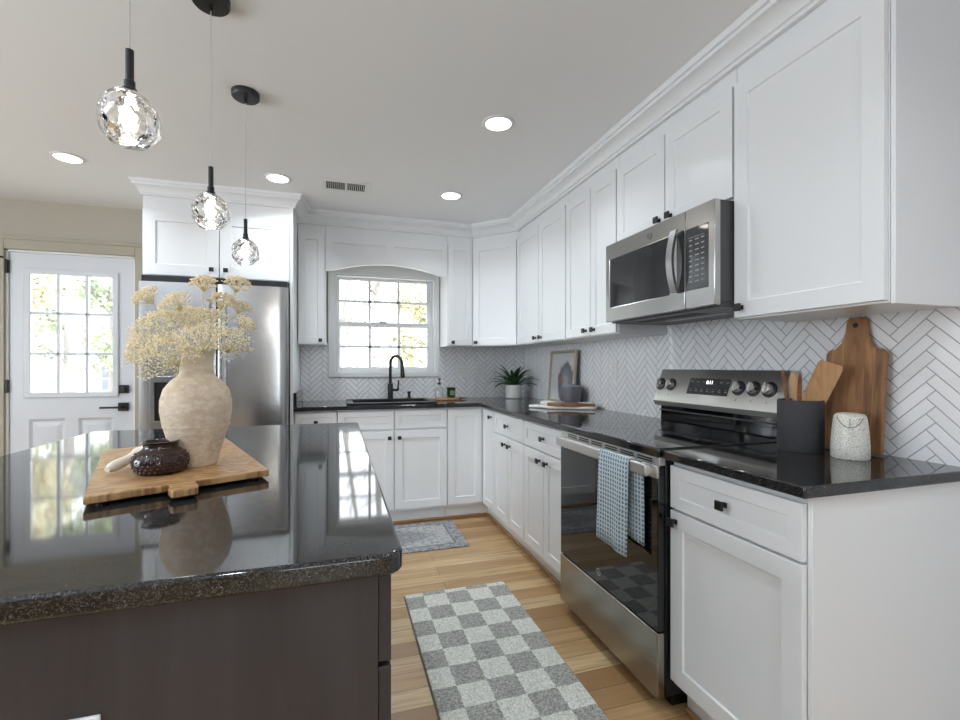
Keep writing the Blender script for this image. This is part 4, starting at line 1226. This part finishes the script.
# each head where the photograph shows it, worked back to its distance from the viewpoint
CC = Vector((-1.7103, -4.1204, 1.2016)); cw, sw = math.cos(.297), math.sin(.297)
def head_at(u, v, y):
    a = (u - 480) / 463.46; b = -(v - 366.2) / 463.46
    d = Vector((a * cw + sw, -a * sw + cw, b)); return CC + d * ((y - CC.y) / d.y)
FL = [('smallest dried flower head reaching furthest towards the back door, high up', (147, 297), -2.60, .034, (-.6, 0, .8)),
      ('dried flower head standing upright in the group, against the refrigerator door', (176, 303), -2.66, .036, (-.3, -.2, .9)),
      ('tallest dried flower head, over the dark strip above the refrigerator doors', (203, 284), -2.62, .032, (0, -.1, 1)),
      ('dried flower head near the top, beneath the far pendant globe', (237, 285), -2.60, .034, (.3, -.1, 1)),
      ('dried flower head level with the refrigerator handles', (222, 302), -2.56, .036, (.2, -.1, 1)),
      ('lone small dried flower head at the outer tip, before the smooth refrigerator door', (245, 325), -2.62, .028, (.6, -.1, .8)),
      ('dried flower head low over the vase mouth, spreading over the refrigerator door', (231, 344), -2.68, .05, (.5, -.4, .7)),
      ('broad dried flower head just above the vase mouth', (200, 344), -2.74, .058, (.0, -.5, .8)),
      ('dried flower head in the middle of the bunch', (208, 322), -2.62, .05, (0, -.2, 1)),
      ('large full dried flower head at the upper side of the bunch by the door', (160, 331), -2.64, .072, (-.4, -.3, .85)),
      ('large full dried flower head hanging lowest over the vase shoulder', (166, 357), -2.72, .066, (-.4, -.6, .6)),
      ('dried flower head drooping at the side next to the back door handle', (143, 350), -2.66, .05, (-.8, -.3, .4)),
      ('rounded dried flower head between the large ones and the refrigerator handles', (186, 320), -2.58, .052, (-.1, -.1, 1)),
      ('small dried flower head behind the bunch at mid height', (240, 308), -2.52, .03, (.4, .1, .9))]
for lab, uv, y, R, up in FL:
    flower(lab, head_at(*uv, y - .07), R * .95, (up[0], up[1] - .45, up[2]), int(14 + R * 320), 9)

# hobnail jar and spoon
rt = thing('hobnail_jar', 'dark brown glossy hobnail pot on the wooden board before the vase', 'pot', (-2.105, -2.80, BT))
jc = Vector((-2.131, -2.79, BT))
jp = [(0, 0), (.046, 0), (.054, .006), (.061, .02), (.063, .034), (.060, .048), (.050, .06), (.040, .066), (.037, .072), (.039, .082), (.042, .086), (.038, .087), (.034, .078), (.034, .068), (.05, .05), (.05, .02), (0, .01)]
jp = [(a * .96, b * .9) for a, b in jp]
t = NT('brown_glaze'); nz = t.noise(t.obj(), 40, 3); t.set(t.ramp(nz, [(.35, lin((26, 15, 15))), (.7, lin((56, 28, 23)))]), .12, ior=1.6); t.bump(nz, .03, .001); M['brown'] = t.m
MB().lathe(jp, jc, 48).build('body', M['brown'], rt, smooth=50)
m = MB()
for i, (rr, z) in enumerate(((.0555, .010), (.0595, .019), (.0612, .028), (.0612, .037), (.0592, .046), (.053, .055))):
    n = 30
    for k in range(n):
        a = 2 * PI * (k + .5 * (i % 2)) / n
        m.ico(jc + Vector((rr * .96 * math.cos(a), rr * .96 * math.sin(a), z * .9)), .0034, 1)
m.build('hobnails', M['brown'], rt, smooth=80, kind='stuff')
rt = thing('ceramic_spoon', 'cream ceramic spoon resting against the brown hobnail pot', 'spoon', (-2.28, -2.72, BT))
m = MB()
a0, b0 = Vector((-2.243, -2.79, BT + .0128)), Vector((-2.203, -2.69, BT + .036))
pts = [a0.lerp(b0, k / 8) for k in range(9)]
m.tube(pts, [.007, .0125, .0135, .013, .012, .012, .014, .019, .006], 12)
m.sphere(b0 + Vector((.005, .012, .002)), .026, 18, 12, (1, 1, .55))
m.build('spoon', simple('cream_glaze', (220, 214, 200), .4, bump=(60, .05, .001)), rt, smooth=60)

# ------------------------------------------------------------------ rugs
def checker_rug():
    t = NT('checker_pile'); v = t.obj(); sp = t.n('SeparateXYZ'); t.l(v, sp.inputs[0])
    nz0 = t.noise(v, 45, 2); off = t.math('MULTIPLY_ADD', nz0, .010, -.005)
    i = t.math('FLOOR', t.math('DIVIDE', t.math('ADD', t.math('ADD', sp.outputs[0], 1.289 + 2.34), off), .117)); j = t.math('FLOOR', t.math('DIVIDE', t.math('ADD', t.math('ADD', sp.outputs[1], 1.86 + 2.34), off), .117))
    par = t.math('FLOORED_MODULO', t.math('ADD', t.math('ADD', i, j), .25), 2.0)
    nz = t.noise(v, 260, 2, .8); n2 = t.noise(v, 120, 3, .7)
    f = t.math('MULTIPLY_ADD', nz, .5, t.math('MULTIPLY', n2, .5))
    A = t.ramp(f, [(.40, lin((190, 191, 181))), (.58, lin((246, 246, 236)))])
    B = t.ramp(f, [(.40, lin((112, 111, 106))), (.60, lin((206, 204, 196)))])
    t.set(t.mix(t.math('GREATER_THAN', par, 1.0), A, B), 1.0, sheen=.2); t.bump(f, .9, .006); return t.m
M['checker'] = checker_rug()
t = NT('sage_binding'); t.set(lin((128, 134, 116)), .95); t.bump(t.noise(t.obj(), 500, 2), .4, .002); M['binding'] = t.m
rt = thing('runner_rug', 'grey and cream checkered runner rug beside the range', 'rug', (-1.10, -2.6, 0))
MB().box(-1.385, -.832, -3.55, -1.70, .0005, .006).build('backing', M['binding'], rt, bevel=.002)
MB().box(-1.38, -.837, -3.545, -1.705, .006, .013).build('pile', M['checker'], rt, bevel=.004)
def mat_pattern():
    t = NT('faded_oriental_pile'); v = t.obj(); sp = t.n('SeparateXYZ'); t.l(v, sp.inputs[0])
    X0, Y0 = -1.32, -.878
    ax = t.math('ABSOLUTE', t.math('ADD', sp.outputs[0], -X0)); ay = t.math('ABSOLUTE', t.math('ADD', sp.outputs[1], -Y0))
    cb = t.n('CombineXYZ'); t.l(ax, cb.inputs[0]); t.l(ay, cb.inputs[1])
    n1 = t.noise(cb.outputs[0], 26, 4, .6, 1.5); n2 = t.noise(v, 300, 3, .7)
    vo = t.n('TexVoronoi', feature='DISTANCE_TO_EDGE'); vo.inputs['Scale'].default_value = 24; t.l(cb.outputs[0], vo.inputs['Vector'])
    med = t.math('ADD', t.math('DIVIDE', ax, .30), t.math('DIVIDE', ay, .19))
    field = t.ramp(t.math('ADD', n1, t.math('MULTIPLY', vo.outputs['Distance'], 1.2)), [(.44, lin((104, 106, 112))), (.52, lin((158, 158, 160))), (.62, lin((196, 195, 192)))])
    diam = t.ramp(t.math('ADD', n1, 0.0), [(.42, lin((104, 106, 110))), (.52, lin((140, 140, 143))), (.6, lin((176, 175, 174)))])
    ring = t.math('LESS_THAN', t.math('ABSOLUTE', t.math('SUBTRACT', med, 1.0)), .07)
    c = t.mix(t.math('LESS_THAN', med, 1.0), field, diam); c = t.mix(t.math('MULTIPLY', ring, .5), c, lin((196, 195, 194)))
    bd = t.math('MAXIMUM', t.math('DIVIDE', ax, .435), t.math('DIVIDE', ay, .267))
    border = t.ramp(n1, [(.45, lin((108, 110, 116))), (.55, lin((174, 173, 172)))])
    c = t.mix(t.math('GREATER_THAN', t.math('MAXIMUM', t.math('ADD', ax, -.36), t.math('ADD', ay, -.19)), 0.0), c, border)
    line = t.math('LESS_THAN', t.math('ABSOLUTE', t.math('MAXIMUM', t.math('ADD', ax, -.37), t.math('ADD', ay, -.20))), .006)
    c = t.mix(line, c, lin((86, 88, 94)))
    n4 = t.noise(v, 90, 3, .75)
    c = t.mix(t.ramp(n4, [(.42, (0, 0, 0, 1)), (.62, (.4, .4, .4, 1))]), c, lin((206, 205, 203)))
    c = t.mix(t.ramp(n2, [(.40, (.6, .6, .6, 1)), (.56, (0, 0, 0, 1))]), c, lin((92, 94, 98)))
    t.set(c, 1.0, sheen=.15); t.bump(n2, .6, .003); return t.m
m = MB(); m.box(-1.745, -.868, -1.145, -.61, .0005, .008)
tag(m.build('sink_mat', mat_pattern(), bevel=.002), 'faded grey oriental-pattern mat on the floor before the sink cabinet', 'rug')

# ------------------------------------------------------------------ ceiling: downlights, vent, pendants
def downlight(label, x, y):
    rt = thing('recessed_light', label, 'light', (x, y, ZC), 'recessed ceiling lights')
    MB().lathe([(.062, -.001), (.078, -.001), (.08, -.003), (.075, -.008), (.062, -.009)], (x, y, ZC), 40).build('trim_ring', M['white_plastic'], rt, smooth=40)
    MB().lathe([(0, -.012), (.04, -.0115), (.06, -.009), (.064, -.004), (.064, -.002), (0, -.002)], (x, y, ZC), 40).build('lens', M['lens'], rt, smooth=40)
    l = area_light('recessed_lamp', (x, y, ZC - .016), (0, 0, 0), .11, .11, DOWNLIGHT_W, (.82, .92, 1.0), 'DISK', math.radians(138))
    return rt
downlight('round recessed ceiling light towards the back door', -3.178, -.918)
downlight('round recessed ceiling light before the refrigerator cabinet', -2.073, -.957)
downlight('small round recessed ceiling light before the sink window', -.961, -.985)
downlight('round recessed ceiling light over the aisle beside the wall cabinets', -.963, -1.985)
for k, (x, y) in enumerate(((-.963, -3.9), (-.963, -5.0), (-3.178, -2.0), (-3.178, -3.2), (-2.07, -4.3), (-3.178, -4.4))):
    downlight(['round recessed ceiling light over the near end of the aisle', 'round recessed ceiling light behind the viewpoint by the side wall', 'round recessed ceiling light over the far side of the island', 'round recessed ceiling light beyond the island seating side',
               'round recessed ceiling light straight behind the viewpoint', 'round recessed ceiling light in the living area'][k], x, y)

rt = thing('ceiling_vent', 'white slotted air vent in the ceiling before the wall cabinets', 'vent', (-1.66, -.93, ZC))
m = MB(); vx0, vx1, vy0, vy1 = -1.81, -1.515, -1.03, -.85
m.grid([vx0, vx0 + .024, vx1 - .024, vx1], [vy0, vy0 + .024, vy1 - .024, vy1], lambda x, y: not (vx0 + .024 < x < vx1 - .024 and vy0 + .024 < y < vy1 - .024), fz, ZC - .007, ZC - .0005)
m.build('frame', M['white_plastic'], rt, bevel=.002)
MB().box(vx0 + .026, vx1 - .026, vy0 + .026, vy1 - .026, ZC - .0025, ZC - .0008).build('duct', M['slot'], rt)
m = MB()
for k in range(19):
    x = vx0 + .036 + k * .0124
    if k == 9: m.box(x - .004, x + .008, vy0 + .026, vy1 - .026, ZC - .009, ZC - .003); continue
    m.box(x, x + .003, vy0 + .023, vy1 - .023, ZC - .006, ZC - .003)
m.build('slats', M['white_plastic'], rt)

def pendant(label, x, y, zc):
    R = .058
    rt = thing('pendant_light', label, 'light', (x, y, ZC), 'faceted glass pendants over the island')
    MB().lathe([(0, -.0005), (.056, -.0005), (.056, -.02), (.052, -.025), (0, -.026)], (x, y, ZC), 36).build('canopy', M['black'], rt, smooth=40)
    MB().lathe([(0, -.026), (.006, -.026), (.006, -.045), (0, -.046)], (x, y, ZC), 12).build('strain_relief', M['black'], rt, smooth=40)
    zt = zc + .145
    MB().cyl((x, y, zt - .005), (x, y, ZC - .04), .0014, seg=8).build('cord', simple('clear_grey_cord', (188, 188, 186), .3, bump=(100, .02, .0005)) if 'cord' not in M else M['cord'], rt, smooth=40)
    MB().lathe([(0, .145), (.0075, .145), (.0075, .082), (.010, .080), (.010, .066), (.013, .064), (.013, .052), (0, .052)], (x, y, zc), 20).build('socket_tube', M['black'], rt, smooth=40)
    # chunky faceted crystal shell
    rnd = random.Random(5)
    dirs = []
    for k in range(46):
        zz = 1 - 2 * (k + .5) / 46; a = k * 2.39996 + rnd.uniform(-.2, .2); q = math.sqrt(1 - zz * zz)
        dirs.append((Vector((q * math.cos(a), q * math.sin(a), zz * .8)).normalized(), rnd.uniform(.90, 1.0)))
    def cut(rad, jig):
        b = bmesh.new(); bmesh.ops.create_icosphere(b, subdivisions=5, radius=1.0)
        for v in b.verts:
            d = v.co.normalized()
            rr = min((1 - jig + jig * o_) * rad / max(d.dot(e), .2) for e, o_ in dirs)
            v.co = d * min(rr, rad * 1.06)
        bmesh.ops.recalc_face_normals(b, faces=b.faces[:])
        return b
    m = MB(); m.bm.free(); m.bm = cut(R, 1.0)
    inner = cut(R * .70, .6)
    tmp = bpy.data.meshes.new('inner'); 
    for f in inner.faces: f.normal_flip()
    inner.to_mesh(tmp); inner.free()
    m.bm.from_mesh(tmp); bpy.data.meshes.remove(tmp)
    bmesh.ops.translate(m.bm, verts=m.bm.verts[:], vec=(x, y, zc))
    m.build('glass_globe', M['crystal'], rt, recalc=False)
    MB().lathe([(0, .040), (.02, .040), (.021, .046), (.018, .052), (0, .052)], (x, y, zc), 24).build('socket_cap', M['chrome'], rt, smooth=40)
    MB().lathe([(0, .0395), (.008, .0395), (.011, .028), (.0135, .012), (.0135, -.006), (.010, -.018), (.005, -.024), (0, -.026)], (x, y, zc), 20).build('bulb', M['filament'], rt, smooth=50)
    pl = bpy.data.lights.new('pendant_glow', 'POINT'); pl.energy = .6; pl.color = (1, .94, .86); pl.shadow_soft_size = .03
    po = bpy.data.objects.new('pendant_glow', pl); COL.objects.link(po); po.location = (x, y, zc - .08)
    return rt
M['cord'] = simple('clear_grey_cord', (188, 188, 186), .3, bump=(100, .02, .0005))
pendant('faceted glass pendant hanging closest to the viewpoint, largest of the three', -2.125, -2.985, 1.714)
pendant('faceted glass pendant hanging in the middle of the three', -2.102, -2.44, 1.698)
pendant('faceted glass pendant hanging furthest from the viewpoint, with its canopy in view', -2.095, -1.896, 1.696)

# ------------------------------------------------------------------ outdoors
t = NT('pale_yard'); nz = t.noise(t.obj(), 1.5, 5, .6); t.set(t.ramp(nz, [(.35, lin((170, 168, 150))), (.65, lin((206, 204, 192)))]), .9); t.bump(nz, .2, .02)
MB().box(-30, 30, .16, 45, -.9, -.75).build('ground', t.m, kind='structure')
def leafmat(name, a, b):
    t = NT(name); nz = t.noise(t.obj(), 2.5, 3); t.set(t.ramp(nz, [(.35, lin(a)), (.65, lin(b))]), .7); t.bump(nz, .1, .01)
    t.p.inputs['Transmission Weight'].default_value = 0.0
    return t.m
M['leaf_y'] = leafmat('yellow_green_leaves', (172, 172, 128), (212, 208, 168)); M['leaf_g'] = leafmat('green_leaves', (126, 138, 114), (176, 184, 154)); M['leaf_o'] = leafmat('golden_leaves', (186, 180, 148), (220, 214, 190))
M['bark'] = simple('grey_bark', (138, 134, 132), .9, bump=(20, .5, .02))
def tree(label, x, y, h, crown, mat, nl, spread, seed, name='tree', lean=0.0, nb=14):
    rnd = random.Random(seed)
    rt = thing(name, label, 'tree', (x, y, -.75), 'trees outdoors')
    m = MB(); top = Vector((x + lean, y, h))
    m.tube([(x, y, -.76), (x + lean * .3, y + .03, h * .3), (x + lean * .7, y - .03, h * .7), top], [.14, .11, .07, .02], 8)
    tips = []
    for k in range(nb):
        s = rnd.uniform(.25, .95); b = Vector((x + lean * s, y, -.75 + (h + .75) * s)); a = rnd.uniform(0, 2 * PI); L = spread * rnd.uniform(.5, 1.0) * (1.15 - .5 * s)
        e = b + Vector((math.cos(a) * L, math.sin(a) * L, L * rnd.uniform(.2, .9)))
        m.tube([b, b.lerp(e, .5) + Vector((0, 0, .08 * L)), e], [.035, .022, .006], 6); tips.append((b, e))
        for q in range(4):
            s2 = rnd.uniform(.35, 1); c0 = b.lerp(e, s2); c1 = c0 + Vector((rnd.uniform(-1, 1), rnd.uniform(-1, 1), rnd.uniform(-.2, 1))) * L * .4
            m.tube([c0, c1], [.012, .003], 5); tips.append((c0, c1))
    m.build('trunk', M['bark'], rt, smooth=60)
    if nl:
        vs, fs = [], []
        for k in range(nl):
            b, e = rnd.choice(tips); c = b.lerp(e, rnd.uniform(.25, 1.05)) + Vector((rnd.gauss(0, .12), rnd.gauss(0, .12), rnd.gauss(0, .12))) * crown
            s = rnd.uniform(.04, .085); a = Vector((rnd.uniform(-1, 1), rnd.uniform(-1, 1), rnd.uniform(-1, 1))).normalized(); d = a.orthogonal().normalized() * s * .6; a = a * s
            i = len(vs); vs += [c - a, c + d, c + a, c - d]; fs.append((i, i + 1, i + 2, i + 3))
        m = MB(); m.poly(vs, fs); m.build('crown', M[mat], rt, recalc=False)
tree('yellow-green leafy tree seen through the panes on the wall cabinet side of the kitchen window', .35, 6.2, 3.6, 1.0, 'leaf_y', 2600, 1.25, 3)
tree('grey bare tree trunk seen through the middle panes of the kitchen window', -.75, 9.0, 7.5, 1.0, 'leaf_g', 0, 1.6, 4, lean=.2)
tree('slanting bare tree seen through the kitchen window panes nearer the refrigerator', -1.9, 15.5, 9.0, 1.0, 'leaf_g', 0, 1.9, 8, lean=1.2)
tree('low bushy tree far behind the bare trunks outside the kitchen window', -1.2, 21.0, 4.6, 1.8, 'leaf_g', 1600, 1.7, 9)
tree('golden leafy tree seen through the hinge-side panes of the back door', -6.5, 4.6, 4.2, 1.0, 'leaf_o', 3000, 1.2, 12)
tree('green leafy tree seen through the middle panes of the back door', -7.2, 7.9, 4.8, 1.2, 'leaf_g', 3000, 1.3, 15)
tree('dark-leaved branchy tree in front of the white house outside the back door', -7.5, 10.7, 5.6, 1.1, 'leaf_g', 2000, 1.0, 21)
rt = thing('neighbor_house', 'white clapboard house seen through the back door panes', 'house', (-6.5, 13.5, -.75))
m = MB(); hx0, hx1, hy, hz = -9.5, -3.2, 12.0, 3.2
k = 0; z = -.75
while z < hz:
    m.poly([(hx0, hy - .02, z), (hx1, hy - .02, z), (hx1, hy, z + .18), (hx0, hy, z + .18)], [(0, 1, 2, 3)])
    m.poly([(hx0, hy - .02, z), (hx1, hy - .02, z), (hx1, hy, z), (hx0, hy, z)], [(0, 3, 2, 1)])
    m.poly([(hx1 + .02, hy, z), (hx1 + .02, hy + 6, z), (hx1, hy + 6, z + .18), (hx1, hy, z + .18)], [(0, 1, 2, 3)])
    z += .18
m.box(hx0 + .001, hx1 - .001, hy + .001, hy + 6, -.75, hz)
m.build('siding', simple('white_siding', (244, 244, 242), .6, bump=(4, .05, .01)), rt, recalc=False)
m = MB(); m.prism([(hy - .4, hz), (hy + 6.4, hz), (hy + 3, hz + 2.2)], lambda u, d, zz: (d, u, zz), hx0 - .3, hx1 + .3)
m.build('roof', simple('grey_shingles', (120, 118, 118), .9, bump=(8, .3, .02)), rt)
for x in (-8.02, -6.2, -4.4):
    m = MB(); m.box(x - .3, x + .3, hy - .06, hy - .02, .45, 1.25); wo = m.build('window', M['trimw'], rt)
    m = MB(); m.box(x - .24, x + .24, hy - .07, hy - .06, .51, .82).box(x - .24, x + .24, hy - .07, hy - .06, .86, 1.19); m.build('pane', simple('far_pane', (110, 118, 128), .1, bump=(3, .02, .01)), wo)
